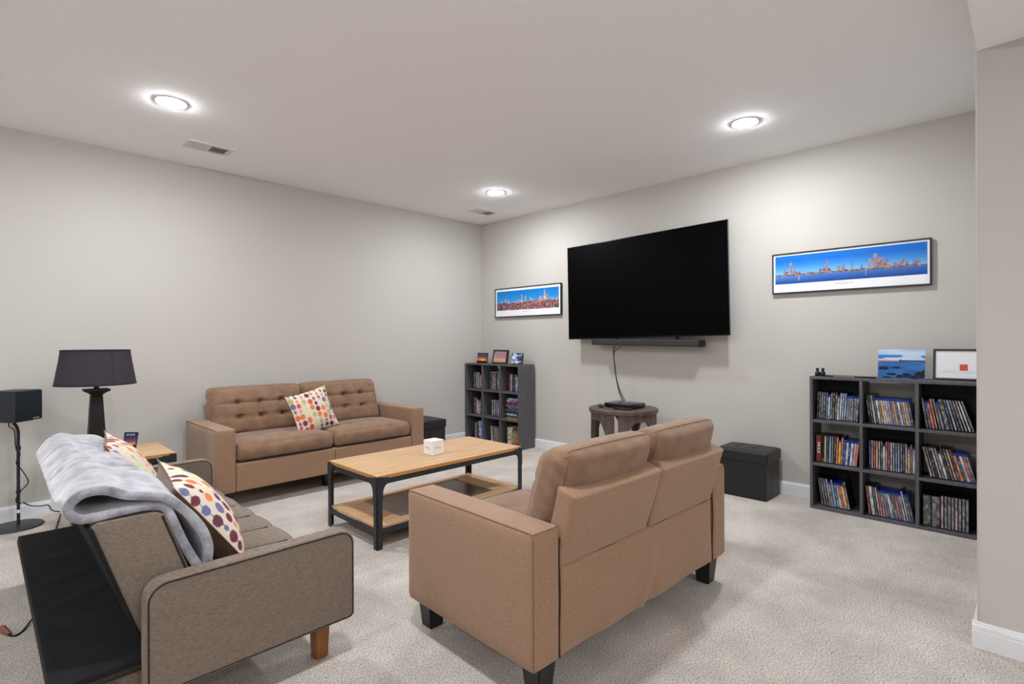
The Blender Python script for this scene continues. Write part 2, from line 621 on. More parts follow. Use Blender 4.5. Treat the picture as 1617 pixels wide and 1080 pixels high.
def baseboard(name, p0, p1, nrm):
    """moulded board from p0 to p1, nrm points into the room"""
    h = 0.096
    prof = [(0, 0), (0.014, 0), (0.014, 0.064), (0.0115, 0.067), (0.0135, 0.070), (0.0125, 0.083), (0.0085, 0.086), (0.0085, 0.0885), (0.006, h), (0, h)]
    d = Vector((p1[0] - p0[0], p1[1] - p0[1], 0))
    n = Vector((nrm[0], nrm[1], 0))
    t = bmesh.new()
    A = [t.verts.new(Vector((p0[0], p0[1], z)) + n * q) for q, z in prof]
    B = [t.verts.new(Vector((p0[0], p0[1], z)) + n * q + d) for q, z in prof]
    t.faces.new(A)
    t.faces.new(list(reversed(B)))
    for i in range(len(prof)):
        j = (i + 1) % len(prof)
        t.faces.new([A[i], B[i], B[j], A[j]])
    bmesh.ops.recalc_face_normals(t, faces=t.faces)
    struct(name, t, M['trim'], smooth=False)


baseboard('baseboard_left', (XB, YW), (XW, YW), (0, -1))
baseboard('baseboard_back', (XW, YP), (XW, YW - 0.014), (-1, 0))
baseboard('baseboard_partition', (XP, YB), (XP, YP + 0.014), (-1, 0))
baseboard('baseboard_niche', (XP, YP), (XW - 0.014, YP), (0, 1))
baseboard('baseboard_rear', (XB, YB), (XB, YW - 0.014), (1, 0))


# recessed lights; the last ones are unseen, added to fill the room
LIGHTS = [(0.787, 3.530, ZC, 'white recessed ceiling light above the grey blanket and long wall'),
          (3.43, 1.291, ZC, 'white recessed ceiling light in front of the long skyline picture'),
          (3.394, 3.548, ZC, 'white recessed ceiling light nearest the room corner'),
          (0.787, 1.291, ZC, 'white recessed ceiling light straight above the futon arm and loveseat end'),
          (-1.40, 3.53, ZC, 'added unseen fill light by the long wall behind the speaker stand'),
          (-1.40, 1.291, ZC, 'added unseen fill light over the empty carpet behind the futon'),
          (0.787, -2.0, ZS, 'added unseen fill light in the lower ceiling, opposite the loveseat back'),
          (-1.40, -0.95, ZS, 'added unseen fill light in the lower ceiling, farthest from the television'),
          (2.0, -2.2, ZS, 'added unseen fill light in the lower ceiling, beside the partition wall')]
lens_bm = lathe([(0.074, 0), (0.072, -0.004), (0.052, -0.0085), (0.02, -0.0105), (0.001, -0.011)], 28)
lens_me = bpy.data.meshes.new('lens')
lens_bm.to_mesh(lens_me)
lens_me.materials.append(M['lens'])
for x, y, z, lab in LIGHTS:
    t = thing('ceiling_light', lab, 'ceiling light', (x, y, z), 0, 'recessed ceiling lights')
    obj('trim_ring', lathe([(0.075, -0.001), (0.076, -0.004), (0.081, -0.004), (0.084, -0.002), (0.085, 0.0)], 40, cap=False), M['vent'], t)
    o = bpy.data.objects.new('lens', lens_me)
    COL.objects.link(o)
    o.parent = t
    o.location = (0, 0, -0.002)


def vent(loc, wdt, dep, label):
    t = thing('ceiling_vent', label, 'vent', loc, 0, 'ceiling vents')
    a, b = wdt / 2, dep / 2
    f = bm_new()
    box((-a, -b, -0.008), (a, -b + 0.03, 0), 0.002, 1, f)
    box((-a, b - 0.03, -0.008), (a, b, 0), 0.002, 1, f)
    box((-a, -b + 0.03, -0.008), (-a + 0.03, b - 0.03, 0), 0.002, 1, f)
    box((a - 0.03, -b + 0.03, -0.008), (a, b - 0.03, 0), 0.002, 1, f)
    box((-0.009, -b + 0.03, -0.008), (0.009, b - 0.03, 0), 0.002, 1, f)
    obj('frame', f, M['vent'], t, smooth=False)
    obj('duct', box((-a + 0.02, -b + 0.02, -0.001), (a - 0.02, b - 0.02, -0.0002)), M['vent_dark'], t, smooth=False)
    for half, tilt in ((-1, 38), (1, -38)):
        x0, x1 = (-a + 0.03, -0.009) if half < 0 else (0.009, a - 0.03)
        n = 8
        for k in range(n):
            x = x0 + (k + 0.5) * (x1 - x0) / n
            mt = Matrix.Translation((x, 0, -0.0055)) @ Matrix.Rotation(R(tilt), 4, 'Y')
            obj('slat', box((-0.0065, -b + 0.03, -0.0006), (0.0065, b - 0.03, 0.0006), mtx=mt), M['vent'], t, smooth=False)
    obj('lever', box((a - 0.022, b - 0.05, -0.016), (a - 0.016, b - 0.03, -0.008), 0.001), M['vent'], t, smooth=False)


vent((1.157, 4.163, ZC), 0.295, 0.178, 'white two-part ceiling vent near the long wall above the tan sofa')
vent((3.80, 4.163, ZC), 0.295, 0.178, 'white two-part ceiling vent close to the room corner')


# ------------------------------------------------------------------ brown sofa and loveseat
def sofa(name, label, W, loc, rotz):
    D = 0.70
    AT = 0.125
    ZB, ZA = 0.122, 0.556
    zr, zs = 0.315, 0.44
    t = thing(name, label, 'sofa', loc, rotz, None)
    hw, hd = W / 2, D / 2
    iw = hw - AT

    def slump(p, u):
        return p
    for s in (-1, 1):
        x0, x1 = (-hw, -iw) if s < 0 else (iw, hw)
        a = rbox((AT, D, ZA - ZB), 0.014, (8, 20, 12),
                 fn=lambda p, u: p + Vector((0.004 * u.x * (1 - u.y ** 4) * (1 - u.z ** 4), 0.003 * u.y * (1 - u.x ** 4) * (1 - u.z ** 2), 0.006 * (1 - u.y ** 2) * max(u.z, 0) * (1 - u.x ** 2))),
                 center=((x0 + x1) / 2, 0, (ZA + ZB) / 2))
        ar = obj('arm', a, M['brown'], t)
        sm = bm_new()
        xo = s * (hw - 0.004)
        tube([(xo, -hd + 0.02, ZA - 0.0035), (xo, hd - 0.012, ZA - 0.0035), (xo, hd - 0.0035, ZA - 0.02), (xo, hd - 0.0035, ZB + 0.01)], 0.0016, 6, bm=sm)
        tube([(xo, hd - 0.004, ZA - 0.0035), (s * (iw + 0.006), hd - 0.004, ZA - 0.0035)], 0.0016, 6, bm=sm)
        obj('seam', sm, M['seam_soft'], ar)
    # front rail and base
    obj('base', box((-iw, -hd + 0.008, ZB), (iw, hd - 0.11, zr), 0.012, 3), M['brown'], t, wn=True)
    obj('rail_seam', box((-0.0012, -hd + 0.0065, ZB + 0.01), (0.0012, -hd + 0.009, zr - 0.01)), M['seam'], t, smooth=False)
    # lower rear panel: slack fabric with folds

    def slack(p, u):
        if u.y > 0:
            q = 0.5 * (1 - u.z)
            p = p + Vector((0, 0.010 * math.sin(PI * q) * (1 - u.x ** 6)
                            + 0.010 * math.exp(-((u.x - 0.02 - 0.14 * (q - 0.4)) / 0.05) ** 2) * q
                            - 0.010 * math.exp(-((u.x + 0.10 - 0.18 * (q - 0.4)) / 0.05) ** 2) * q
                            + 0.004 * math.exp(-((u.x - 0.55) / 0.08) ** 2) * q
                            + 0.003 * math.sin(9 * u.x + 4 * q), 0))
            p = p + Vector((0, 0, -0.005 * math.exp(-((u.x - 0.02) / 0.35) ** 2) * q))
        return p
    obj('rear_panel', rbox((2 * iw - 0.008, 0.05, 0.415 - ZB), 0.010, (60, 4, 24), fn=slack, center=(0, hd - 0.030, (0.415 + ZB) / 2)), M['brown'], t)
    for s in (-1, 1):
        gp = [(s * (iw - 0.0015), hd - 0.004 - 0.002 * math.sin(9 * q), ZB + 0.005 + q * (ZA - ZB - 0.05)) for q in np.linspace(0, 1, 12)]
        obj('arm_joint', tube(gp, 0.0032, 5), M['seam'], t)
    # upper back frames, leaning outwards
    zu = 0.668
    for s in (-1, 1):
        x0, x1 = (-iw + 0.006, -0.003) if s < 0 else (0.003, iw - 0.006)

        def lean(p, u, s=s):
            q = (p.z + (zu - 0.405) / 2) / (zu - 0.405)
            return p + Vector((0.006 * math.sin(5 * q + s) * (abs(u.x) > 0.9), 0.066 * q + 0.006 * (u.y > 0) * (1 - u.x ** 4) * math.sin(PI * q) - 0.006 * (1 - q), -0.012 * u.y * (u.z > 0.9)))
        fa = ((x1 - x0, 0.085, zu - 0.405), 0.016)
        fc = ((x0 + x1) / 2, hd - 0.047, (zu + 0.405) / 2)
        bf = obj('back_frame', rbox(*fa, (20, 6, 16), fn=lean, center=fc), M['brown'], t)
        sp = [rpt(*fa, lean, fc, (q, 1, -0.97)) for q in np.linspace(-0.9, 0.96, 14)]
        obj('seam', tube(sp, 0.0028, 5), M['seam'], bf)  # dark seam line, its tone also painting the shade under the overhang
    # seat cushions
    for s in (-1, 1):
        x0, x1 = (-iw + 0.002, -0.002) if s < 0 else (0.002, iw - 0.002)
        cw = x1 - x0

        def puff(p, u):
            e = (1 - abs(u.x) ** 3) * (1 - abs(u.y) ** 4)
            d = 0
            if u.z > 0:
                d = 0.022 * e
                for bx in (-0.36, 0.3):
                    d -= 0.011 * math.exp(-((u.x - bx) / 0.06) ** 2 - ((u.y + 0.05) / 0.4) ** 2)
                    d -= 0.006 * math.exp(-((u.x - bx) / 0.3) ** 2 - ((u.y + 0.1) / 0.08) ** 2)
            return p + Vector((0, -0.014 * (1 - u.x ** 2) * max(-u.y, 0) * (1 - u.z ** 2), d))
        sc = obj('seat_cushion', rbox((cw, 0.50, zs - zr - 0.004), 0.040, (36, 30, 10), fn=puff, center=((x0 + x1) / 2, -hd + 0.262, (zs + zr) / 2 + 0.002)), M['brown_soft'], t)
        pp = [(x0 + 0.02, -hd + 0.02, zr + 0.004), (x1 - 0.02, -hd + 0.02, zr + 0.004)]
        obj('piping', tube(pp, 0.0045, 6), M['piping'], sc)
    # back cushions
    bh, bt = 0.365, 0.125
    for s in (-1, 1):
        x0, x1 = (-iw + 0.004, -0.001) if s < 0 else (0.001, iw - 0.004)
        cw = x1 - x0

        def tuft(p, u):
            e = (1 - abs(u.x) ** 4) * (1 - abs(u.z) ** 4)
            d = 0.0
            if u.y < 0:
                d -= 0.046 * e
                for bx in (-0.46, 0.0, 0.46):
                    for bz in (-0.22, 0.36):
                        d += 0.040 * math.exp(-((u.x - bx) / 0.075) ** 2 - ((u.z - bz) / 0.10) ** 2)
                    d += 0.010 * math.exp(-((u.x - bx) / 0.035) ** 2) * (1 - u.z ** 4)
                for bz in (-0.22, 0.36):
                    d += 0.015 * math.exp(-((u.z - bz) / 0.055) ** 2) * (1 - u.x ** 6)
            else:
                d += 0.036 * e
            # faintly wrinkled ends, flat crown, leaning back
            wr = 0.0022 * math.sin(19 * u.z + 3 * s + 4 * u.y) * max(0, abs(u.x) - 0.8) * 5
            zt = 0.006 * (1 - u.x ** 4) * (u.z > 0) * u.z 
            q = (u.z + 1) / 2
            return p + Vector((wr, d + 0.115 * q, zt))
        ca_ = ((cw, bt, bh), 0.046)
        cc_ = ((x0 + x1) / 2, hd - 0.150, 0.425 + bh / 2)
        cy = hd - 0.150
        c = obj('back_cushion', rbox(*ca_, (48, 16, 30), fn=tuft, center=cc_), M['brown_soft'], t)
        us = [(-0.93, 1, z) for z in np.linspace(-0.3, 0.86, 10)] + [(x, 0.72, 1) for x in np.linspace(-0.90, 0.90, 24)] + [(0.93, 1, z) for z in np.linspace(0.86, -0.3, 10)]
        obj('seam', tube([rpt(*ca_, tuft, cc_, u) for u in us], 0.0022, 5), M['seam_soft'], c)
        for bx in (-0.46, 0.0, 0.46):
            for bz in (-0.22, 0.36):
                p = rpt(*ca_, tuft, cc_, (bx, -1, bz))
                bb = bmesh.new()
                bmesh.ops.create_uvsphere(bb, u_segments=10, v_segments=6, radius=0.011)
                bmesh.ops.transform(bb, matrix=Matrix.Translation(p) @ Matrix.Diagonal((1, 0.5, 1, 1)), verts=bb.verts)
                obj('button', bb, M['brown_soft'], c)
    return t


def sofa_legs(t, spots, h=0.124, w=0.075):
    for (x, y) in spots:
        obj('leg', taper_box((x - w / 2, y - w / 2), (x + w / 2, y + w / 2), 0.0, h, 0.72), M['leg_black'], t, wn=True)


sf = sofa('sofa', 'long brown tufted sofa against the long wall with one dotted pillow', 1.70, (1.955, 4.215, 0), R(0.8))
sofa_legs(sf, [(-0.74, -0.20), (0.0, -0.20), (0.74, -0.20), (-0.74, 0.27), (0.74, 0.27)])
# loveseat seen from behind: local +y is its back
A2, B2 = Vector((1.19, 1.085)), Vector((2.52, 1.048))
ang = math.atan2(B2.y - A2.y, B2.x - A2.x)
mid = (A2 + B2) / 2
nrm = Vector((-math.sin(ang), math.cos(ang)))
ctr = mid + nrm * 0.35
lv = sofa('loveseat', 'brown loveseat turned away, its back towards the open floor', (B2 - A2).length, (ctr.x, ctr.y, 0), ang + PI)
sofa_legs(lv, [(-0.665 + 0.085, -0.30), (0.665 - 0.085, -0.30), (-0.665 + 0.085, 0.29), (0.665 - 0.085, 0.29)], w=0.085)


# ------------------------------------------------------------------ pillows
rng = np.random.default_rng(3)
DOTC = [(112, 52, 66), (96, 52, 72), (218, 112, 66), (224, 120, 70), (200, 82, 72), (104, 108, 146), (176, 172, 116), (206, 208, 156), (200, 174, 130), (172, 76, 72), (110, 50, 62)]


def dots_pattern(seed, U, V, big=1.0):
    """U, V in 0..1; stems running along V with discs threaded on them"""
    r = np.random.default_rng(seed)
    c = np.empty(U.shape + (3,))
    c[:] = (218, 206, 190)
    n = 8
    for k in range(n):
        x0 = (k + 0.5) / n + r.uniform(-0.01, 0.01)
        wob = 0.008 * np.sin(V * 7 + k)
        stem = np.abs(U - x0 - wob) < 0.0045
        c[stem] = ((120, 112, 112), (172, 176, 120))[k % 2]
        y = r.uniform(-0.03, 0.08)
        while y < 1.02:
            rx = r.choice([0.026, 0.036, 0.046, 0.054, 0.054]) * big
            ry = rx * r.uniform(1.0, 1.35)
            col = np.array(DOTC[r.integers(len(DOTC))], float)
            y += ry
            xc = x0 + 0.008 * math.sin(y * 7 + k)
            q = ((U - xc) / rx) ** 2 + ((V - y) / ry) ** 2
            inside = q < 1
            ring = (np.sin(V * 420) > 0.3)[..., None] * 14
            c[inside] = (col + ring)[inside]
            y += ry + r.uniform(0.010, 0.055)
    return c


def pillow(label, mtx, size, puff, seed, group, rear=None, big=1.0):
    t = thing('throw_pillow', label, 'pillow', group=group, mtx=mtx)
    n = 150
    g = np.linspace(-1, 1, n)
    U, V = np.meshgrid(g, g)
    h = size / 2
    r = np.random.default_rng(seed)

    def shape(sgn):
        pin = 0.09
        X = h * U * (1 - pin * (1 - V ** 2) * np.abs(U) ** 2)
        Y = h * V * (1 - pin * (1 - U ** 2) * np.abs(V) ** 2)
        b = np.clip(1 - np.abs(U) ** 2.6, 0, 1) ** 0.8 * np.clip(1 - np.abs(V) ** 2.6, 0, 1) ** 0.8
        wr = 0.0035 * np.sin(9 * U + 5 * V + seed) * np.clip(1 - b * 1.2, 0, 1) * np.minimum(1, 6 * (1 - np.maximum(np.abs(U), np.abs(V))))
        pf = puff if sgn > 0 else (rear or puff)
        Z = sgn * (pf * b + wr + 0.0015 * (1 - np.maximum(np.abs(U), np.abs(V))))
        return X, Y, Z
    X, Y, Z = shape(1)
    grid_mesh('front_cover', X, Y, Z, dots_pattern(seed, (U + 1) / 2, (V + 1) / 2, big), M['pattern'], t)
    X, Y, Z = shape(-1)
    grid_mesh('back_cover', X[:, ::-1], Y[:, ::-1], Z[:, ::-1], None, M['pillow_back'], t)
    e = [(h * a * (1 - 0.09 * (1 - b * b) * (abs(a) == 1)), h * b * (1 - 0.09 * (1 - a * a) * (abs(b) == 1)), 0)
         for a, b in [(-1 + 2 * i / 20, -1) for i in range(20)] + [(1, -1 + 2 * i / 20) for i in range(20)]
         + [(1 - 2 * i / 20, 1) for i in range(20)] + [(-1, 1 - 2 * i / 20) for i in range(20)]]
    obj('edge_seam', tube(e, 0.0025, 5, closed=True), M['pillow_back'], t)
    return t


def frame3(center, u, v):
    u = Vector(u).normalized()
    v = Vector(v)
    v = (v - u * v.dot(u)).normalized()
    return axes(center, u, v, u.cross(v))


# on the sofa: leaning on its back cushions, turned in its own plane
up = Vector((0, 0.30, 1)).normalized()
rt = Vector((1, 0, 0))
ca, sa = math.cos(R(13)), math.sin(R(13))
pillow('dotted throw pillow tilted on the long brown sofa', frame3((1.892, 4.12, 0.590), rt * ca + up * sa, up * ca - rt * sa), 0.352, 0.055, 5, 'dotted throw pillows')


# ------------------------------------------------------------------ futon
def futon():
    t = thing('futon', 'taupe futon with reclined back and black base cloth, in front of the speaker', 'futon', (0, 0, 0))
    y0, y1 = 1.78, 3.505
    ax0, ax1 = 0.33, 0.975
    za, zb = 0.462, 0.135
    for ya, yb, s in ((y0, y0 + 0.062, -1), (y1 - 0.062, y1, 1)):
        out = round_rect(ax0, zb, ax1, za, (0.02, 0.02, 0.055, 0.055), 8)
        a = obj('arm', prism(out, ya, yb, 'y', 0.008, 3), M['futon'], t, wn=True)
        yo = ya if s < 0 else yb
        yi = yb if s < 0 else ya
        ins = round_rect(ax0 + 0.008, zb + 0.008, ax1 - 0.008, za - 0.008, (0.014, 0.014, 0.05, 0.05), 8)
        obj('piping', tube([(x, yo + 0.002 * (-s) , z) for x, z in ins], 0.0035, 6, closed=True), M['piping'], a)
        obj('piping', tube([(x, yi + 0.002 * s, z) for x, z in ins], 0.003, 6, closed=True), M['piping'], a)
    ya, yb = y0 + 0.064, y1 - 0.064
    L = yb - ya
    # seat with stitched channels across
    nch = 8

    def seat(p, u):
        v = (u.y + 1) / 2
        ch = abs(math.sin(PI * v * nch))
        d = 0.0
        if u.z > 0:
            d = -0.013 * (1 - min(1, ch * 3.2)) * (1 - abs(u.x) ** 8) + 0.012 * (1 - u.x ** 2)
            # tufted dip where the channels cross mid seat
        fx = 0.008 * ch * max(u.x, 0) ** 3 if u.x > 0 else 0
        return p + Vector((fx, 0, d))
    sa_ = ((0.50, L, 0.17), 0.03)
    sc_ = (0.62, (ya + yb) / 2, 0.302)
    st = obj('seat', rbox(*sa_, (22, 120, 6), fn=seat, center=sc_), M['futon'], t)
    for k in range(1, nch):
        v = -1 + 2 * k / nch
        us = [(x, v, 1) for x in np.linspace(-0.8, 0.86, 14)] + [(1, v, z) for z in np.linspace(0.5, -0.6, 6)]
        obj('stitching', tube([rpt(*sa_, seat, sc_, u) + Vector((0.002 * (abs(u[0]) == 1), 0, 0.0045 * (u[2] == 1))) for u in us], 0.0032, 6), M['piping'], st)
    us = [(0.955, q, 0.93) for q in np.linspace(-0.97, 0.97, 97)]
    obj('seat_piping', tube([rpt(*sa_, seat, sc_, u) for u in us], 0.004, 6), M['futon'], st)
    # reclined backrest: parallelogram section (x, z)
    zt, z0 = 0.645, 0.225
    k = (0.451 - 0.394) / (0.634 - 0.467)

    def fx(z):
        return 0.451 - k * (z - 0.467)
    th = 0.178
    sec = [(fx(z0) - th, z0), (fx(z0), z0), (fx(zt) + 0.004, zt - 0.012), (fx(zt) - 0.02, zt), (fx(zt) - th + 0.02, zt), (fx(zt) - th, zt - 0.02)]
    b = obj('backrest', prism(sec, ya + 0.006, yb - 0.006, 'y', 0.006, 2), M['futon'], t)
    for yy in (ya + 0.008, yb - 0.008):
        obj('piping', tube([(fx(z0) - 0.006, yy, z0), (fx(zt) - 0.004, yy, zt - 0.014)], 0.0042, 6), M['piping'], b)
    # black cloth wrapped round the rear of the backrest
    s2 = [(fx(z0) - th - 0.008, z0), (fx(z0) - th - 0.001, z0), (fx(zt) - th + 0.010, zt - 0.012), (fx(zt) - th - 0.004, zt - 0.012)]
    obj('rear_cloth', prism(s2, ya + 0.002, yb - 0.002, 'y', 0.003, 2), M['dust'], b)
    # rear deck of the base, black cloth on top inside a taupe border
    dx0, dx1, dz = 0.128, 0.40, 0.222
    out = round_rect(dx0, ya - 0.012, dx1, yb - 0.02, (0.02, 0.002, 0.002, 0.02), 5)
    dk = obj('base_deck', prism(out, dz - 0.022, dz, 'z', 0.006, 2), M['futon_dark'], t)

    def rip(p, u):
        if u.z > 0:
            v = (u.y + 1) / 2
            d = -0.010 * (1 - u.x ** 2) * math.sin(PI * v)
            for c, w, sl in ((0.55, 0.018, 0.10), (0.40, 0.02, 0.14), (0.72, 0.03, 0.05), (0.25, 0.03, -0.06)):
                d += 0.010 * math.exp(-((v - c - sl * u.x * 0.3) / w) ** 2) * max(0, 1 - (u.x - 0.1) ** 2 * 1.5)
            p = p + Vector((0, 0, d))
        return p
    obj('dust_cover', rbox((dx1 - dx0 - 0.008, L - 0.02, 0.022), 0.006, (16, 90, 2), fn=rip, center=((dx0 + dx1) / 2 - 0.002, (ya + yb) / 2 - 0.022, dz + 0.003)), M['dust'], dk)
    obj('base_box', box((0.285, ya + 0.004, 0.13), (0.84, yb - 0.004, 0.219), 0.012, 2), M['futon'], t)
    for (x, y) in ((0.875, 1.855), (0.875, 3.43), (0.36, 1.87), (0.36, 3.42)):
        obj('leg', taper_box((x - 0.028, y - 0.028), (x + 0.028, y + 0.028), 0, 0.137, 0.8, 0.003), M['leg_wood'], t, wn=True)
    return t


futon()
pillow('dotted throw pillow nearest the futon arm, brown back showing', frame3((0.565, 2.13, 0.545), (0.03, 0.36, 0.03), (-0.20, -0.02, 0.27)), 0.385, 0.070, 11, 'dotted throw pillows', 0.115, 0.85)
pillow('dotted throw pillow beside the side table, half behind the blanket', frame3((0.495, 2.90, 0.565), (0.045, 0.33, 0.01), (-0.19, -0.02, 0.29)), 0.39, 0.062, 22, 'dotted throw pillows', 0.075, 0.9)


# ------------------------------------------------------------------ blanket over the futon back
def blanket():
    prof = [(0.490, 0.435), (0.462, 0.490), (0.440, 0.540), (0.418, 0.600), (0.396, 0.650), (0.350, 0.665), (0.290, 0.664), (0.235, 0.660), (0.196, 0.662),
            (0.172, 0.686), (0.178, 0.712), (0.206, 0.732), (0.250, 0.732), (0.300, 0.708), (0.350, 0.696), (0.394, 0.681), (0.430, 0.648), (0.468, 0.604), (0.496, 0.556), (0.510, 0.505), (0.506, 0.452)]
    pts = smooth_path([(x, 0, z) for x, z in prof], 5)
    P = np.array([(p.x, p.z) for p in pts])
    m = len(P)
    d = np.gradient(P, axis=0)
    d /= np.linalg.norm(d, axis=1)[:, None]
    nrm = np.stack([-d[:, 1], d[:, 0]], 1)
    # for this travel direction the outer side of the loop is the left-hand normal
    ny = 150
    s = np.linspace(0, 1, m)
    verts = []
    ring = 2 * m
    for j in range(ny):
        v = j / (ny - 1)
        y = 1.852 + (3.25 - 1.852) * v
        e = min(1.0, v / 0.22)
        e = e * e * (3 - 2 * e)
        # fuller towards the far end, sagging down behind the back
        Q = P.copy()
        topw = np.exp(-((s - 0.60) / 0.22) ** 2)
        rear = np.exp(-((s - 0.50) / 0.07) ** 2)
        far = max(0.0, (v - 0.1) / 0.9)
        Q[:, 1] += e * (0.004 * topw) - 0.045 * rear * e - 0.030 * far * np.exp(-((s - 0.55) / 0.22) ** 2)
        Q[:, 0] += 0.030 * far * np.exp(-((s - 0.50) / 0.16) ** 2) - 0.03 * e * np.clip((s - 0.78) / 0.1, 0, 1)

        def crease(ph):
            return 1 - np.abs(np.sin(ph)) ** 0.7
        # creases on the outer layer, running obliquely
        wr = -(0.016 * crease(11 * v + 5 * s + 1.3 * np.sin(6 * s + 5 * v)) * (0.5 + 0.5 * np.sin(7 * s + 9 * v))
               + 0.011 * crease(23 * v - 6 * s + 1.5 * np.sin(9 * v + 4 * s)) * (0.5 + 0.5 * np.sin(5 * s - 13 * v + 1))
               + 0.006 * crease(41 * v + 13 * s + 2 * np.sin(15 * v)))
        wr = (wr + 0.010) * np.clip((s - 0.44) / 0.1, 0, 1) * (0.15 + 0.85 * e)
        big = 0.012 * math.sin(7.5 * v + 0.6) * np.clip((s - 0.45) / 0.1, 0, 1) * e
        th = 0.0125
        yoff = 0.010 * np.sin(9 * s + 1.0) * (1 - e) + 0.025 * np.clip((s - 0.8) / 0.2, 0, 1) * (1 - e)
        for i in range(m):
            o = Q[i] - nrm[i] * (th + 0) * -1.0
            q = Q[i] + nrm[i] * (th + wr[i] + big[i] * 0.6)
            verts.append((q[0], y - yoff[i] * 0.6, q[1]))
        for i in reversed(range(m)):
            q = Q[i] - nrm[i] * th
            verts.append((q[0], y - yoff[i] * 0.6, q[1]))
    faces = []
    for j in range(ny - 1):
        for i in range(ring):
            a, b = j * ring + i, j * ring + (i + 1) % ring
            faces.append((a, b, b + ring, a + ring))
    for j in (0, ny - 1):
        base = j * ring
        for i in range(m - 1):
            q = (base + i, base + i + 1, base + ring - 2 - i, base + ring - 1 - i)
            faces.append(q if j else tuple(reversed(q)))
    me = bpy.data.meshes.new('blanket')
    me.from_pydata(verts, [], faces)
    b2 = bmesh.new()
    b2.from_mesh(me)
    bmesh.ops.recalc_face_normals(b2, faces=b2.faces)
    o = obj('blanket', b2, M['plush'], angle=180)
    md = o.modifiers.new('soft', 'SUBSURF')
    md.levels = md.render_levels = 1
    tag(o, 'pale grey plush blanket folded over the reclined futon back', 'blanket')


blanket()


# ------------------------------------------------------------------ coffee table and white cube
def iron_table(name, label, cat, x0, x1, y0, y1, h, shelf_z):
    cx, cy = (x0 + x1) / 2, (y0 + y1) / 2
    t = thing(name, label, cat, (cx, cy, 0))
    a, b = (x1 - x0) / 2, (y1 - y0) / 2
    tt = 0.020
    top = obj('tabletop', box((-a + 0.004, -b + 0.004, h - tt), (a - 0.004, b - 0.004, h), 0.0015, 1), M['oak'], t, smooth=False)
    eb = bm_new()
    for s in (-1, 1):
        box((-a + 0.0038, s * (b - 0.003) - 0.0012, h - tt + 0.0005), (a - 0.0038, s * (b - 0.003) + 0.0012, h - 0.001), bm=eb)
        box((s * (a - 0.003) - 0.0012, -b + 0.0038, h - tt + 0.0005), (s * (a - 0.003) + 0.0012, b - 0.0038, h - 0.001), bm=eb)
    obj('edge_band', eb, M['oak_edge'], top, smooth=False)

    def rails(z0, z1, nm):
        for s in (-1, 1):
            obj(nm, box((-a + 0.03, s * (b - 0.006) - 0.003, z0), (a - 0.03, s * (b - 0.006) + 0.003, z1), 0.001, 1), M['iron'], t, smooth=False)
            obj(nm, box((s * (a - 0.006) - 0.003, -b + 0.03, z0), (s * (a - 0.006) + 0.003, b - 0.03, z1), 0.001, 1), M['iron'], t, smooth=False)
    rails(h - tt - 0.030, h - tt, 'top_rail')
    for sx in (-1, 1):
        for sy in (-1, 1):
            lg = bm_new()
            wl = 0.036
            box((min(sx * a, sx * (a - wl)), min(sy * b, sy * (b - 0.005)), 0), (max(sx * a, sx * (a - wl)), max(sy * b, sy * (b - 0.005)), h - 0.006), 0.001, 1, lg)
            box((min(sx * a, sx * (a - 0.005)), min(sy * b, sy * (b - wl)), 0), (max(sx * a, sx * (a - 0.005)), max(sy * b, sy * (b - wl)), h - 0.006), 0.001, 1, lg)
            leg = obj('leg', lg, M['iron'], t, smooth=False)
            # gusset plates with an inner curve
            zt = h - tt + 0.008
            g = bm_new()
            cur = [(0, zt), (0.072, zt), (0.072, zt - 0.036)] + [(0.036 + 0.036 * math.cos(R(an)) , zt - 0.072 + 0.036 * math.sin(R(an))) for an in (90, 112, 135, 158, 180)][0:0]
            arc = [(0.040 + 0.032 * (1 - math.sin(R(an))), zt - 0.036 - 0.045 * (1 - math.cos(R(an)))) for an in (0, 18, 36, 54, 72, 90)]
            arc = [(0.072 - 0.034 * math.sin(R(an)), zt - 0.036 - 0.05 * (1 - math.cos(R(an)))) for an in (0, 18, 36, 54, 72, 90)]
            pl = [(0, zt), (0.072, zt)] + arc + [(0.038, zt - 0.115), (0, zt - 0.115)]
            prism([(sx * (a - p), z) for p, z in pl], sy * (b + 0.0005), sy * (b + 0.003), 'y', bm=g)
            prism([(sy * (b - p), z) for p, z in pl], sx * (a + 0.0005), sx * (a + 0.003), 'x', bm=g)
            gp = obj('corner_bracket', g, M['iron'], leg, smooth=False)
            bo = bm_new()
            for p, z in ((0.054, zt - 0.012), (0.054, zt - 0.028), (0.02, zt - 0.06), (0.02, zt - 0.09)):
                for which in (0, 1):
                    sp = bmesh.new()
                    bmesh.ops.create_uvsphere(sp, u_segments=8, v_segments=5, radius=0.0042)
                    loc = (sx * (a - p), sy * (b + 0.003), z) if which == 0 else (sx * (a + 0.003), sy * (b - p), z)
                    merge(bo, sp, Matrix.Translation(loc))
            o = obj('bolts', bo, M['bolt'], leg)
            o['kind'] = 'stuff'
    if shelf_z:
        rails(shelf_z - 0.045, shelf_z - 0.014, 'shelf_rail')
        fw = 0.075
        for s in (-1, 1):
            obj('shelf_board', box((-a + 0.012, min(s * (b - 0.01), s * (b - fw)), shelf_z - 0.014), (a - 0.012, max(s * (b - 0.01), s * (b - fw)), shelf_z), 0.001, 1), M['oak'], t, smooth=False)
            obj('shelf_board', box((min(s * (a - 0.012), s * (a - 0.012 - 0.19)), -b + fw, shelf_z - 0.014), (max(s * (a - 0.012), s * (a - 0.012 - 0.19)), b - fw, shelf_z), 0.001, 1), M['oak'], t, smooth=False)
        obj('shelf_panel', box((-a + 0.20, -b + fw, shelf_z - 0.012), (a - 0.20, b - fw, shelf_z - 0.004)), M['mesh_panel'], t, smooth=False)
    return t


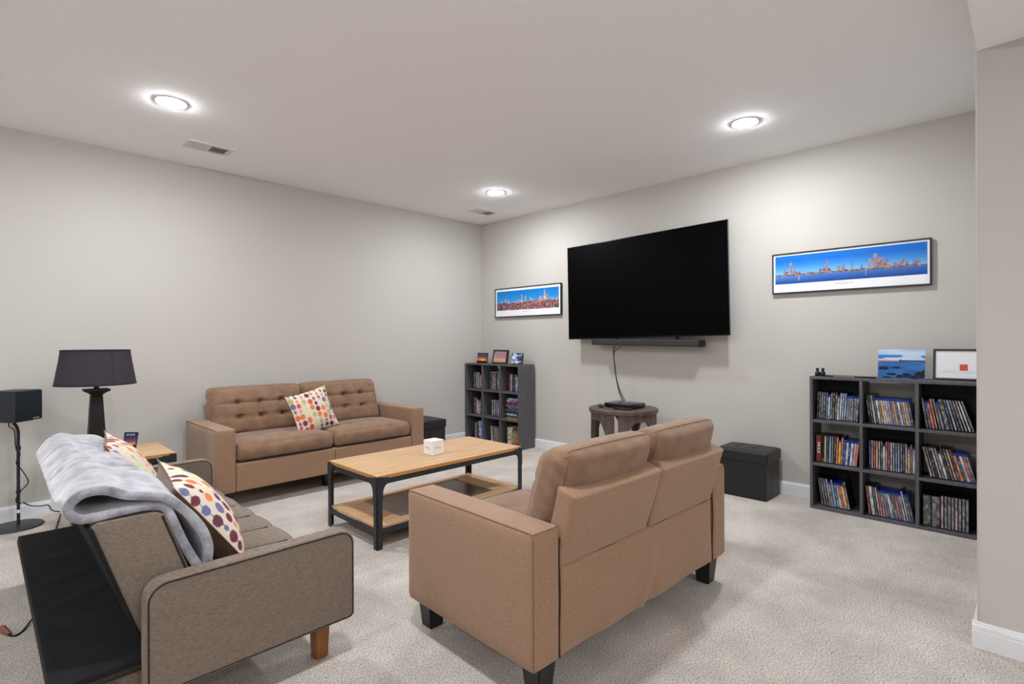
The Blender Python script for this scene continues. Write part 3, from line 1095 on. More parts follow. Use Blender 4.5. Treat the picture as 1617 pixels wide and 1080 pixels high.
iron_table('coffee_table', 'oak-topped coffee table on black iron legs between the two brown sofas', 'coffee table', 1.532, 2.686, 2.552, 3.124, 0.407, 0.126)


def cube_box():
    t = thing('decorative_box', 'small white cube box on the oak coffee table', 'box', (2.113, 2.811, 0.407), R(2))
    h = 0.092
    body = obj('body', box((-0.047, -0.047, 0), (0.047, 0.047, h), 0.003, 2), M['white'], t, wn=True)
    obj('lid', box((-0.048, -0.048, h - 0.012), (0.048, 0.048, h + 0.001), 0.003, 2), M['white'], t, wn=True)
    # looping pale script on the two visible sides
    for side in (0, 1):
        pts = []
        for i in range(90):
            q = i / 89
            x = -0.026 + 0.052 * q + 0.0035 * math.sin(i * 0.9)
            z = 0.044 + 0.0055 * math.sin(i * 0.9 + 1.4) * (1.3 if i % 29 < 10 else 0.7) + 0.003 * math.sin(q * 5)
            pts.append((x, -0.0474, z) if side == 0 else (-0.0474, -x, z))
        obj('lettering', tube(pts, 0.0005, 4), M['grey_ink'], t)


cube_box()


# ------------------------------------------------------------------ side table, lamp, card
iron_table('side_table', 'square oak and black iron side table holding the lamp', 'side table', 0.405, 0.874, 3.826, 4.31, 0.457, 0)


def lamp():
    t = thing('table_lamp', 'dark table lamp with tapered square column and charcoal shade', 'lamp', (0.515, 4.12, 0.457), R(0))

    def sq(prof, m, nm):
        b = bmesh.new()
        rings = []
        for hw, z in prof:
            rings.append([b.verts.new((x * hw, y * hw, z)) for x, y in ((-1, -1), (1, -1), (1, 1), (-1, 1))])
        b.faces.new(list(reversed(rings[0])))
        b.faces.new(rings[-1])
        for A, B in zip(rings, rings[1:]):
            for k in range(4):
                b.faces.new([A[k], A[(k + 1) % 4], B[(k + 1) % 4], B[k]])
        bmesh.ops.recalc_face_normals(b, faces=b.faces)
        bmesh.ops.bevel(b, geom=list(b.edges), offset=0.002, segments=2, affect='EDGES')
        return obj(nm, b, m, t)
    sq([(0.074, 0), (0.074, 0.018), (0.066, 0.026), (0.060, 0.030)], M['lamp_base'], 'base_plate')
    sq([(0.046, 0.031), (0.029, 0.362)], M['lamp_base'], 'column')
    sq([(0.028, 0.363), (0.032, 0.372), (0.050, 0.386), (0.063, 0.392), (0.063, 0.404)], M['lamp_base'], 'capital')
    obj('neck', lathe([(0.014, 0.405), (0.014, 0.43), (0.017, 0.432), (0.017, 0.455), (0.008, 0.457)], 20), M['lamp_base'], t)
    zb, zt = 0.432, 0.645
    rb, rt_ = 0.204, 0.172
    sh = lathe([(rb, zb), (rt_ + 0.25 * (rb - rt_), zb + 0.7 * (zt - zb)), (rt_, zt), (rt_ - 0.003, zt), (rt_ + 0.25 * (rb - rt_) - 0.003, zb + 0.7 * (zt - zb)), (rb - 0.003, zb), (rb, zb)], 64, cap=False)
    s = obj('shade', sh, M['lamp_shade'], t)
    for r0, r1, z0, z1 in ((rb + 0.0012, rb - 0.0010, zb - 0.001, zb + 0.010), (rt_ + 0.0022, rt_ + 0.001, zt - 0.010, zt + 0.001)):
        obj('trim', lathe([(r0, z0), (r1, z1), (r1 - 0.004, z1), (r0 - 0.004, z0), (r0, z0)], 64, cap=False), M['lamp_trim'], s)
    aa = R(-72)
    pts = [((rb + 0.0005 + (rt_ - rb) * q - 0.0022 * math.sin(PI * q)) * math.cos(aa + 0.0), (rb + 0.0005 + (rt_ - rb) * q - 0.0022 * math.sin(PI * q)) * math.sin(aa), zb + q * (zt - zb)) for q in np.linspace(0, 1, 12)]
    obj('seam', tube(pts, 0.0018, 5), M['lamp_trim'], s)
    sp = bm_new()
    for k in range(3):
        a = 2 * PI * k / 3
        tube([(0.006 * math.cos(a), 0.006 * math.sin(a), zt - 0.012), ((rt_ - 0.003) * math.cos(a), (rt_ - 0.003) * math.sin(a), zt - 0.006)], 0.0016, 5, bm=sp)
    tube([(0, 0, 0.45), (0, 0, zt - 0.008)], 0.004, 8, bm=sp)
    obj('harp', sp, M['lamp_base'], t)


lamp()


# ------------------------------------------------------------------ flat prints
def uv(nx, ny):
    return np.meshgrid(np.linspace(0, 1, nx), np.linspace(0, 1, ny))


def lerp(a, b, t):
    return np.array(a, float) * (1 - t[..., None]) + np.array(b, float) * t[..., None]


def vnoise(U, V, fx, fy, seed):
    r = np.random.default_rng(seed)
    n = 64
    g = r.random((n, n))
    x, y = U * fx, V * fy
    x0, y0 = np.floor(x).astype(int), np.floor(y).astype(int)
    tx, ty = x - x0, y - y0
    tx, ty = tx * tx * (3 - 2 * tx), ty * ty * (3 - 2 * ty)
    A, B = g[y0 % n, x0 % n], g[y0 % n, (x0 + 1) % n]
    Cc, D = g[(y0 + 1) % n, x0 % n], g[(y0 + 1) % n, (x0 + 1) % n]
    return (A * (1 - tx) + B * tx) * (1 - ty) + (Cc * (1 - tx) + D * tx) * ty


def city(U, V, seed, base, towers, hmax, n):
    """returns a mask of building silhouettes above base and a per-building colour"""
    r = np.random.default_rng(seed)
    H = np.zeros(U.shape)
    K = np.zeros(U.shape)
    edges = np.sort(r.random(n))
    for i in range(len(edges) - 1):
        h = base + hmax * r.random() ** 1.6
        sel = (U >= edges[i]) & (U < edges[i + 1])
        H = np.where(sel, h, H)
        K = np.where(sel, r.random(), K)
    for x, wd, h in towers:
        sel = np.abs(U - x) < wd / 2
        H = np.where(sel, np.maximum(H, h), H)
        K = np.where(sel, 0.5 + 0.5 * r.random(), K)
    return H, K


def skyline_city(nx, ny):
    U, V = uv(nx, ny)
    c = lerp((58, 150, 214), (0, 112, 190), np.clip((V - 0.35) / 0.65, 0, 1))
    H, K = city(U, V, 4, 0.36, [(0.43, 0.014, 0.76), (0.487, 0.016, 0.68), (0.57, 0.01, 0.62), (0.15, 0.022, 0.58), (0.2, 0.02, 0.55), (0.79, 0.022, 0.9), (0.822, 0.018, 0.7), (0.79, 0.045, 0.66), (0.73, 0.02, 0.62)], 0.20, 70)
    b = V < H
    bc = lerp((96, 96, 140), (170, 142, 156), K)
    c[b] = bc[b]
    n1 = vnoise(U, V, 90, 40, 2)
    lit = b & (n1 > 0.66)
    c[lit] = (228, 196, 170)
    low = V < 0.34 + 0.10 * vnoise(U, V, 14, 3, 9)
    lc = lerp((66, 58, 96), (200, 122, 84), np.clip(vnoise(U, V, 70, 26, 5) * 1.5 - 0.55 + 0.35 * np.exp(-((U - 0.62) / 0.25) ** 2), 0, 1))
    c[low] = lc[low]
    hot = low & (vnoise(U, V, 90, 34, 8) > 0.84)
    c[hot] = (240, 192, 136)
    return c


def skyline_lake(nx, ny):
    U, V = uv(nx, ny)
    hz = 0.30
    c = lerp((132, 190, 236), (10, 108, 204), np.clip((V - hz) / 0.5, 0, 1))
    c = c * (1 - 0.15 * np.clip((U - 0.5) * 2, 0, 1))[..., None] + np.array((40, 60, 120)) * (0.15 * np.clip((U - 0.5) * 2, 0, 1))[..., None]
    tw = [(0.12, 0.018, 0.72), (0.12, 0.008, 0.78), (0.145, 0.01, 0.56), (0.075, 0.018, 0.52), (0.38, 0.018, 0.62), (0.38, 0.008, 0.72), (0.36, 0.012, 0.5), (0.46, 0.02, 0.48), (0.49, 0.014, 0.56), (0.55, 0.006, 0.58),
          (0.695, 0.024, 0.78), (0.66, 0.016, 0.64), (0.725, 0.04, 0.64), (0.77, 0.02, 0.56), (0.86, 0.02, 0.52), (0.94, 0.014, 0.5)]
    H, K = city(U, V, 12, hz + 0.03, tw, 0.14, 90)
    b = (V < H) & (V > hz)
    bc = lerp((52, 58, 100), (150, 122, 128), K)
    c[b] = bc[b]
    lit = b & (vnoise(U, V, 150, 60, 2) > 0.72)
    c[lit] = (206, 164, 136)
    wtr = V <= hz
    wc = lerp((24, 66, 150), (66, 148, 220), np.clip(V / hz, 0, 1) * (1 - 0.5 * U))
    str_ = vnoise(U, V, 110, 6, 21)
    k_ = (0.55 * (str_ > 0.6) * np.clip(V / hz, 0, 1))[..., None]
    wc = wc * (1 - k_) + np.array((120, 96, 110)) * k_
    wc[(vnoise(U, V, 140, 3, 31) > 0.88) & (V > 0.1)] = (206, 150, 124)
    c[wtr] = wc[wtr]
    shore = np.abs(V - hz) < 0.018
    c[shore] = lerp((60, 50, 62), (200, 140, 90), vnoise(U, V, 90, 4, 41))[shore]
    return c


def pic_sunset(nx, ny):
    U, V = uv(nx, ny)
    c = lerp((232, 100, 40), (52, 58, 96), np.clip((V - 0.38) / 0.35, 0, 1))
    c = np.where((vnoise(U, V, 5, 7, 3) > 0.6)[..., None] & (V > 0.45)[..., None], c * 0.6 + np.array((120, 70, 80)) * 0.4, c)
    g = np.exp(-((U - 0.55) / 0.25) ** 2 - ((V - 0.3) / 0.1) ** 2)
    c = c + g[..., None] * np.array((30, 110, 60))
    c[V < 0.14 + 0.10 * vnoise(U, V, 12, 2, 4)] = (14, 12, 16)
    return c


def pic_autumn(nx, ny):
    U, V = uv(nx, ny)
    c = lerp((196, 168, 128), (150, 140, 160), np.clip((V - 0.2) / 0.5, 0, 1))
    m = vnoise(U, V, 7, 7, 13)
    c = np.where((m > 0.58)[..., None] & (V > 0.4)[..., None], np.array((184, 112, 130), float), c)
    c = np.where((m < 0.3)[..., None] & (V > 0.35)[..., None], np.array((110, 116, 132), float), c)
    c[(np.abs(V - 0.13) < 0.03)] = (196, 130, 100)
    return c


def pic_storm(nx, ny):
    U, V = uv(nx, ny)
    m = vnoise(U, V, 4, 5, 17) * 0.6 + vnoise(U, V, 11, 12, 18) * 0.4
    c = lerp((34, 48, 96), (206, 222, 240), np.clip((m - 0.3) / 0.35, 0, 1))
    c = c * (1 - 0.5 * np.clip(U * 1.2 - 0.45, 0, 1) * (V > 0.3))[..., None]
    c[(V < 0.24) & (m > 0.5)] = (226, 210, 216)
    c[V < 0.06] = (30, 34, 60)
    return c


def pic_seascape(nx, ny):
    U, V = uv(nx, ny)
    m = vnoise(U, V, 3, 9, 27)
    c = lerp((150, 190, 226), (196, 210, 230), np.clip(m * 1.3 - 0.2, 0, 1))
    c = np.where(((V < 0.82) & (V > 0.68) & (m < 0.55))[..., None], np.array((40, 124, 196), float), c)
    c[np.abs(V - 0.625) < 0.02] = (236, 146, 150)
    sea = V < 0.60
    sc = lerp((60, 124, 186), (20, 82, 150), np.clip(vnoise(U, V, 4, 8, 33), 0, 1))
    c[sea] = sc[sea]
    c[(np.abs(V - 0.615) < 0.016) & (U > 0.46)] = (46, 36, 70)
    c[(np.abs(U - 0.49) < 0.006) & (V > 0.6) & (V < 0.68)] = (50, 40, 60)
    for x, y, a, b in ((0.12, 0.35, 0.12, 0.06), (0.40, 0.38, 0.11, 0.035), (0.30, 0.15, 0.13, 0.045), (0.62, 0.13, 0.11, 0.08), (0.48, 0.08, 0.08, 0.06), (0.9, 0.14, 0.12, 0.12), (0.78, 0.06, 0.12, 0.07), (0.2, 0.04, 0.12, 0.03), (0.97, 0.22, 0.06, 0.1)):
        q = ((U - x) / a) ** 2 + ((V - y) / b) ** 2 + 0.7 * (vnoise(U, V, 18, 14, 44) - 0.5)
        c[q < 1] = (14, 20, 34)
        c[(q >= 0.8) & (q < 1.0) & (V > y)] = (60, 84, 120)
    return c


def print_panel(fn, nx, ny, x0, x1, z0, z1, y, parent, name='print'):
    """flat print in the local xz plane facing local -y"""
    X, Z = np.meshgrid(np.linspace(x0, x1, nx), np.linspace(z0, z1, ny))
    return grid_mesh(name, X, np.full(X.shape, y), Z, fn(nx, ny), M['print'], parent)


def framed(name, label, cat, loc, rot, W, H, fw, depth, fn, nx, ny, margins, caption=True, fm=None):
    """local: x across, z up from the lower edge, faces -y"""
    t = thing(name, label, cat)
    t.location = loc
    t.rotation_euler = rot
    f = bm_new()
    box((-W / 2, -depth, 0), (W / 2, 0, fw), 0.0015, 1, f)
    box((-W / 2, -depth, H - fw), (W / 2, 0, H), 0.0015, 1, f)
    box((-W / 2, -depth, fw), (-W / 2 + fw, 0, H - fw), 0.0015, 1, f)
    box((W / 2 - fw, -depth, fw), (W / 2, 0, H - fw), 0.0015, 1, f)
    obj('frame', f, fm or M['frame'], t, smooth=False)
    l, r, b, tp = margins
    mt = obj('mat_board', box((-W / 2 + fw * 0.8, -depth + 0.007, fw * 0.8), (W / 2 - fw * 0.8, -0.002, H - fw * 0.8)), M['paper'], t, smooth=False)
    yy = -depth + 0.0062
    if fn:
        print_panel(fn, nx, ny, -W / 2 + fw + l, W / 2 - fw - r, fw + b, H - fw - tp, yy, t)
    if caption:
        cb = bm_new()
        x = -0.06
        r_ = random.Random(5)
        while x < 0.05:
            wd = r_.uniform(0.004, 0.012)
            box((x, yy, fw + b * 0.62), (x + wd, yy + 0.0004, fw + b * 0.62 + 0.005), bm=cb)
            x += wd + 0.003
        obj('caption', cb, M['grey_ink'], t, smooth=False)
    return t


RX = (0, 0, -PI / 2)       # local -y turned to world -x
framed('framed_picture', 'narrow framed print of a blue evening city skyline, beside the television', 'picture', (XW - 0.001, 3.928, 1.4165), RX, 0.985, 0.330, 0.010, 0.026,
       skyline_city, 230, 90, (0.022, 0.022, 0.068, 0.026))
framed('framed_picture', 'narrow framed print of a skyline mirrored in a lake, above the right bookcase', 'picture', (XW - 0.001, 0.914, 1.493), RX, 0.945, 0.298, 0.009, 0.026,
       skyline_lake, 330, 110, (0.012, 0.012, 0.062, 0.012))


# ------------------------------------------------------------------ television and what hangs below
def television():
    W, H = 1.588, 0.906
    c = Vector((4.10, (3.268 + 1.682 + 1.661 + 3.244) / 4, (2.066 + 2.089 + 1.189 + 1.161) / 4))
    roll = 0.0168
    m = axes(c, Vector((0, -math.cos(roll), math.sin(roll))), Vector((1, 0, 0)), Vector((0, math.sin(roll), math.cos(roll))))
    t = thing('television', 'large black wall-mounted television', 'television', mtx=m)
    # local x right, y into the wall, z up
    obj('panel', box((-W / 2, 0.0, -H / 2), (W / 2, 0.012, H / 2), 0.002, 2), M['tv_body'], t)
    obj('screen', box((-W / 2 + 0.006, -0.0012, -H / 2 + 0.012), (W / 2 - 0.006, 0.0005, H / 2 - 0.006)), M['screen'], t, smooth=False)
    for s in (-1, 1):
        obj('edge_trim', box((s * W / 2 - 0.0012, 0.001, -H / 2), (s * W / 2 + 0.0012, 0.014, H / 2)), M['tv_edge'], t, smooth=False)
    obj('rear_housing', prism([(-0.62, -0.40), (0.62, -0.40), (0.58, 0.12), (-0.58, 0.12)], 0.012, 0.052, 'y', 0.008, 2), M['tv_body'], t)
    mb = bm_new()
    for x in (-0.2, 0.2):
        box((x - 0.02, 0.052, -0.25), (x + 0.02, 0.100, 0.22), 0.002, 1, mb)
    box((-0.32, 0.100, -0.14), (0.32, 0.131, 0.12), 0.002, 1, mb)
    obj('wall_mount', mb, M['iron'], t, smooth=False)


television()
t = thing('soundbar', 'long grey cloth soundbar mounted under the television', 'speaker', (4.10, 2.430, 1.100), R(-90) + 0.0, None)
t.rotation_euler = (0, 0.0145, -PI / 2)
obj('body', box((-0.535, -0.012, 0.002), (0.535, 0.085, 0.058), 0.010, 3), M['soundbar'], t, wn=True)
obj('end_cap', box((0.510, -0.013, 0.001), (0.536, 0.086, 0.059), 0.010, 3), M['tv_body'], t, wn=True)
obj('end_cap', box((-0.536, -0.013, 0.001), (-0.530, 0.086, 0.059), 0.003, 2), M['tv_body'], t, wn=True)
bb = bm_new()
for x in (-0.3, 0.3):
    box((x - 0.015, 0.05, 0.05), (x + 0.015, 0.056, 0.105), bm=bb)
obj('bracket', bb, M['iron'], t, smooth=False)

# cables hanging from the television down to the player
cb = bm_new()
tube(smooth_path([(4.13, 2.735, 1.098), (4.12, 2.742, 1.06), (4.115, 2.738, 1.00), (4.11, 2.72, 0.90), (4.10, 2.70, 0.80), (4.085, 2.665, 0.70), (4.04, 2.60, 0.62), (3.97, 2.52, 0.612)], 6), 0.005, 7, bm=cb)
tube(smooth_path([(4.13, 2.665, 1.098), (4.125, 2.70, 1.075), (4.118, 2.735, 1.03), (4.113, 2.728, 0.92), (4.105, 2.706, 0.82), (4.092, 2.66, 0.70), (4.10, 2.60, 0.58), (4.12, 2.55, 0.40), (4.15, 2.50, 0.2), (4.19, 2.42, 0.03)], 6), 0.004, 7, bm=cb)
obj_c = obj('television_cable', cb, M['cable'])
tag(obj_c, 'black cables hanging from the television down to the round table', 'cable')


# ------------------------------------------------------------------ round table with player and remotes
def round_table():
    h = 0.59
    t = thing('round_side_table', 'round grey-brown wooden table under the television', 'table', (3.775, 2.42, 0), R(20))
    r = 0.283
    obj('tabletop', lathe([(0.02, h - 0.032), (r - 0.004, h - 0.032), (r, h - 0.028), (r, h - 0.004), (r - 0.004, h), (0.02, h)], 64), M['walnut'], t)
    # apron with four arched openings and legs
    n = 4
    ra = r - 0.016
    th = 0.026
    for k in range(n):
        a0 = 2 * PI * k / n
        leg = bmesh.new()
        # paired posts: a leg is a curved board 24 degrees wide each side of a slot
        for s in (-1, 1):
            cols = []
            for i in range(7):
                an = a0 + s * R(4 + 15 * i / 6)
                flare = 1.0 + 0.03 * 0
                cols.append([leg.verts.new((rr * math.cos(an), rr * math.sin(an), z)) for rr, z in ((ra, 0), (ra, h - 0.033), (ra - th, h - 0.033), (ra - th, 0))])
            for A, B in zip(cols, cols[1:]):
                for q in range(4):
                    leg.faces.new([A[q], A[(q + 1) % 4], B[(q + 1) % 4], B[q]])
            leg.faces.new(list(reversed(cols[0])))
            leg.faces.new(cols[-1])
        bmesh.ops.recalc_face_normals(leg, faces=leg.faces)
        obj('leg', leg, M['walnut'], t)
        ap = bmesh.new()
        cols = []
        for i in range(25):
            q = i / 24
            an = a0 + R(19) + q * R(52)
            dz = 0.055 + 0.11 * max(0.0, abs(2 * q - 1) - 0.35) ** 2 / 0.42
            zl = h - 0.033 - dz
            cols.append([ap.verts.new((rr * math.cos(an), rr * math.sin(an), z)) for rr, z in ((ra, zl), (ra, h - 0.033), (ra - th, h - 0.033), (ra - th, zl))])
        for A, B in zip(cols, cols[1:]):
            for qq in range(4):
                ap.faces.new([A[qq], A[(qq + 1) % 4], B[(qq + 1) % 4], B[qq]])
        ap.faces.new(list(reversed(cols[0])))
        ap.faces.new(cols[-1])
        bmesh.ops.recalc_face_normals(ap, faces=ap.faces)
        obj('apron', ap, M['walnut'], t)


round_table()
t = thing('disc_player', 'slim black disc player lying on the round table', 'disc player', (3.80, 2.42, 0.59), R(-90))
obj('body', box((-0.135, -0.10, 0.004), (0.135, 0.10, 0.040), 0.003, 2), M['black_gloss'], t)
obj('front_panel', box((-0.134, -0.103, 0.006), (0.134, -0.099, 0.036), 0.001, 1), M['tv_body'], t, smooth=False)
obj('disc_tray', box((-0.07, -0.1045, 0.018), (0.06, -0.1025, 0.028)), M['case_black'], t, smooth=False)
for s in (-1, 1):
    for q in (-1, 1):
        obj('foot', box((s * 0.11 - 0.01, q * 0.08 - 0.01, 0), (s * 0.11 + 0.01, q * 0.08 + 0.01, 0.005)), M['cable'], t, smooth=False)
for loc, rz, lab in (((3.655, 2.345, 0.59), 100, 'black remote control in front of the disc player'), ((3.70, 2.595, 0.59), 40, 'black remote control at the back edge of the round table')):
    t = thing('remote_control', lab, 'remote', loc, R(rz), 'remote controls')
    obj('body', box((-0.075, -0.019, 0), (0.075, 0.019, 0.016), 0.005, 2), M['case_black'], t)
    for i in range(4):
        for j in range(2):
            obj('button', box((-0.045 + i * 0.022, -0.010 + j * 0.013, 0.0155), (-0.034 + i * 0.022, -0.003 + j * 0.013, 0.018), 0.001, 1), M['soundbar'], t, smooth=False)


# ------------------------------------------------------------------ ottomans
def ottoman(label, x0, x1, y0, y1, h, slit):
    cx, cy = (x0 + x1) / 2, (y0 + y1) / 2
    t = thing('storage_ottoman', label, 'ottoman', (cx, cy, 0), 0, 'black storage ottomans')
    a, b = (x1 - x0) / 2, (y1 - y0) / 2
    hl = h - 0.083
    obj('body', box((-a + 0.010, -b + 0.010, 0.0), (a - 0.010, b - 0.010, hl), 0.006, 2), M['leather'], t, wn=True)

    def tuft(p, u):
        d = 0
        if u.z > 0:
            d = 0.010 * (1 - u.x ** 4) * (1 - u.y ** 4)
            for bx in (-0.33, 0.33):
                for by in (-0.33, 0.33):
                    d -= 0.016 * math.exp(-((u.x - bx) / 0.09) ** 2 - ((u.y - by) / 0.09) ** 2)
        return p + Vector((0, 0, d))
    obj('lid', rbox((2 * a, 2 * b, h - hl), 0.014, (26, 26, 8), fn=tuft, center=(0, 0, (h + hl) / 2)), M['leather'], t)
    for bx in (-0.33, 0.33):
        for by in (-0.33, 0.33):
            sp = bmesh.new()
            bmesh.ops.create_uvsphere(sp, u_segments=10, v_segments=6, radius=0.007)
            bmesh.ops.transform(sp, matrix=Matrix.Translation((bx * a * 0.93, by * b * 0.93, h - 0.006)) @ Matrix.Diagonal((1, 1, 0.5, 1)), verts=sp.verts)
            obj('button', sp, M['leather'], t)
    sl = bm_new()
    for s in (-1, 1):
        box((-0.012, s * (b - 0.0098) - 0.0012, 0.004), (-0.004, s * (b - 0.0098) + 0.0012, hl - 0.002), bm=sl)
    obj('fold_slit', sl, M['black_gloss'], t, smooth=False)
    sm = bm_new()
    tube([(-a + 0.002, -b + 0.002, h - 0.012), (a - 0.002, -b + 0.002, h - 0.012), (a - 0.002, b - 0.002, h - 0.012), (-a + 0.002, b - 0.002, h - 0.012)], 0.002, 5, closed=True, bm=sm)
    obj('lid_seam', sm, M['leather'], t)


ottoman('black tufted storage ottoman between loveseat and right bookcase', 3.907, 4.203, 1.325, 1.695, 0.345, 1)
ottoman('black tufted storage ottoman in the gap beside the long brown sofa', 3.02, 3.40, 4.30, 4.66, 0.345, 1)


# ------------------------------------------------------------------ bookcases and disc cases
SHELF_T = 0.018
ROWS = ('top', 'middle', 'bottom')
COLS = ('left', 'centre', 'right')


def bookcase(label, xf, y_right, W, H, D):
    """front in the plane x = xf facing -x; right-hand end at y_right; runs to +y"""
    t = thing('bookcase', label, 'bookcase', (xf, y_right, 0))
    th = SHELF_T
    pitch_y = (W - th) / 3
    pitch_z = (H - th) / 3
    for k in range(4):
        y = k * pitch_y
        nm = 'side_panel' if k in (0, 3) else 'divider'
        z1 = (0, H) if k in (0, 3) else (th, H - th)
        obj(nm, box((0 if k in (0, 3) else 0.002, y, z1[0]), (D, y + th, z1[1]), 0.0008, 1), M['shelf'], t, smooth=False)
    for r in range(4):
        z = r * pitch_z
        nm = ('bottom_panel', 'shelf', 'shelf', 'top_panel')[r]
        if r in (0, 3):
            obj(nm, box((0, th, z), (D, W - th, z + th), 0.0008, 1), M['shelf'], t, smooth=False)
        else:
            for c in range(3):
                obj('shelf', box((0.002, c * pitch_y + th, z), (D, (c + 1) * pitch_y, z + th), 0.0008, 1), M['shelf'], t, smooth=False)
    for r in range(3):
        for c in range(3):
            if (r + c) % 2 == 0:        # five of the nine cubes have a backboard
                y0, z0 = c * pitch_y + th, r * pitch_z + th
                obj('back_board', box((D - 0.006, y0, z0), (D - 0.002, y0 + pitch_y - th, z0 + pitch_z - th)), M['shelf_back'], t, smooth=False)

    def cell(row, col):
        """row from the top, col from the left as one faces it: (y_left, y_right, z_floor)"""
        c = 2 - col
        return y_right + (c + 1) * pitch_y, y_right + c * pitch_y + th, (2 - row) * pitch_z + th
    return cell, pitch_y - th, pitch_z - th


PAL = {'k': ((26, 26, 30), 'black'), 'g': ((124, 124, 129), 'grey'), 's': ((74, 88, 102), 'slate'), 'w': ((206, 207, 212), 'white'),
       'l': ((150, 190, 226), 'pale blue'), 'b': ((40, 84, 160), 'blue'), 'r': ((196, 72, 60), 'red'), 'o': ((226, 112, 48), 'orange'),
       'y': ((228, 172, 66), 'gold'), 't': ((214, 190, 150), 'cream'), 'p': ((184, 160, 178), 'mauve'), 'n': ((40, 48, 84), 'navy'),
       'm': ((88, 52, 48), 'maroon'), 'c': ((104, 142, 152), 'teal'), 'd': ((92, 90, 92), 'dark grey'), 'e': ((96, 112, 76), 'olive')}
ORD = ['first', 'second', 'third', 'fourth', 'fifth', 'sixth', 'seventh', 'eighth', 'ninth', 'tenth', 'eleventh', 'twelfth', 'thirteenth',
       'fourteenth', 'fifteenth', 'sixteenth', 'seventeenth', 'eighteenth', 'nineteenth', 'twentieth', 'twenty-first']
case_cache = {}


def case_meshes(kind, w, h, d):
    key = (kind, round(w, 4), round(h, 4), round(d, 4))
    if key in case_cache:
        return case_cache[key]
    me = bpy.data.meshes.new('shell')
    t = box((0, -w / 2, 0), (d, w / 2, h), 0.0012, 1)
    t.to_mesh(me)
    t.free()
    me.materials.append(M['case_blue'] if kind == 'B' else M['case_black'])
    sl = bpy.data.meshes.new('spine')
    z1 = h - 0.016 if kind == 'B' else h - 0.004
    mg = 0.0009 if kind == 'B' else 0.0028
    t = box((-0.0009, -w / 2 + mg, 0.007), (0.0006, w / 2 - mg, z1))
    t.to_mesh(sl)
    t.free()
    sl.materials.append(M['sleeve'])
    case_cache[key] = (me, sl)
    return me, sl


def disc_case(kind, colour, label, group, m, w, h, d):
    me, sl = case_meshes(kind, w, h, d)
    o = bpy.data.objects.new('disc_case', me)
    COL.objects.link(o)
    o.matrix_world = m
    tag(o, label, 'disc case', group)
    s = bpy.data.objects.new('spine', sl)
    COL.objects.link(s)
    s.parent = o
    j = random.Random(label).uniform(0.82, 1.12)
    s.color = tuple(min(1, v * j) for v in lin(PAL[colour][0])) + (1,)
    return o


def fill(cellfn, row, col, tokens, where, xf, setback, s0, s1, a0=0.0, a1=None, jitter=0.0):
    """tokens: kind letter + colour letter. s0..s1: span of the row along the shelf (0 = left end of the cube)"""
    yl, yr, z = cellfn(row, col)
    a1 = a0 if a1 is None else a1
    toks = tokens.split()
    n = len(toks)
    wid = (yl - yr)
    A = [R(a0 + (a1 - a0) * i / max(1, n - 1)) for i in range(n)]
    H = {'D': 0.190, 'B': 0.171, 'W': 0.190, 'X': 0.190, 'T': 0.200}
    WF = {'D': 1.0, 'B': 0.98, 'W': 1.9, 'X': 2.6, 'T': 1.0}
    span = wid * (s1 - s0)
    lead = H[toks[0][0]] * math.sin(abs(A[0])) if A[0] < 0 else 0.0          # leaning left: the top reaches out
    tail = H[toks[-1][0]] * math.sin(abs(A[-1])) if A[-1] > 0 else 0.0
    extra = sum(0.19 * max(0, abs(math.sin(A[i + 1])) - abs(math.sin(A[i]))) for i in range(n - 1)) if A[-1] < 0 else sum(0.19 * max(0, math.sin(A[i]) - math.sin(A[i + 1])) for i in range(n - 1))
    w = (span - lead - tail - extra - 0.002 * 0) / sum(WF[k[0]] / math.cos(a) for k, a in zip(toks, A))
    w = min(0.0165, max(0.009, w)) * 0.985
    cur = s0 * wid + lead
    cube = '%s %s cube' % (ROWS[row], COLS[col])
    group = 'disc cases in the %s of the %s' % (cube, where)
    rj = random.Random(row * 10 + col)
    for i, (tk, a) in enumerate(zip(toks, A)):
        kind, colr = tk[0], tk[1]
        ww = w * WF[kind]
        hh = H[kind]
        foot = ww / math.cos(a)
        y = yl - cur - foot / 2
        shape = {'D': 'tall', 'B': 'short blue-topped', 'W': 'thick', 'X': 'boxed-set', 'T': 'tall slim'}[kind]
        label = '%s %s disc case, %s from left, %s, %s' % (PAL[colr][1], shape, ORD[i], cube, where)
        m = Matrix.Translation((xf + setback + rj.uniform(0, jitter), y + (0.5 * ww * (1 / math.cos(a) - math.cos(a))) * (1 if a > 0 else -1) * 1.0, z + 0.5 * ww * math.sin(abs(a)) + 0.0003)) @ Matrix.Rotation(a, 4, 'X')
        disc_case('B' if kind == 'B' else 'D', colr, label, group, m, ww * 0.97, hh, 0.135)
        cur += foot
        if i < n - 1:
            if A[i + 1] < 0:
                cur += 0.19 * max(0, abs(math.sin(A[i + 1])) - abs(math.sin(a)))
            elif a > 0:
                cur += 0.19 * max(0, math.sin(a) - math.sin(A[i + 1]))


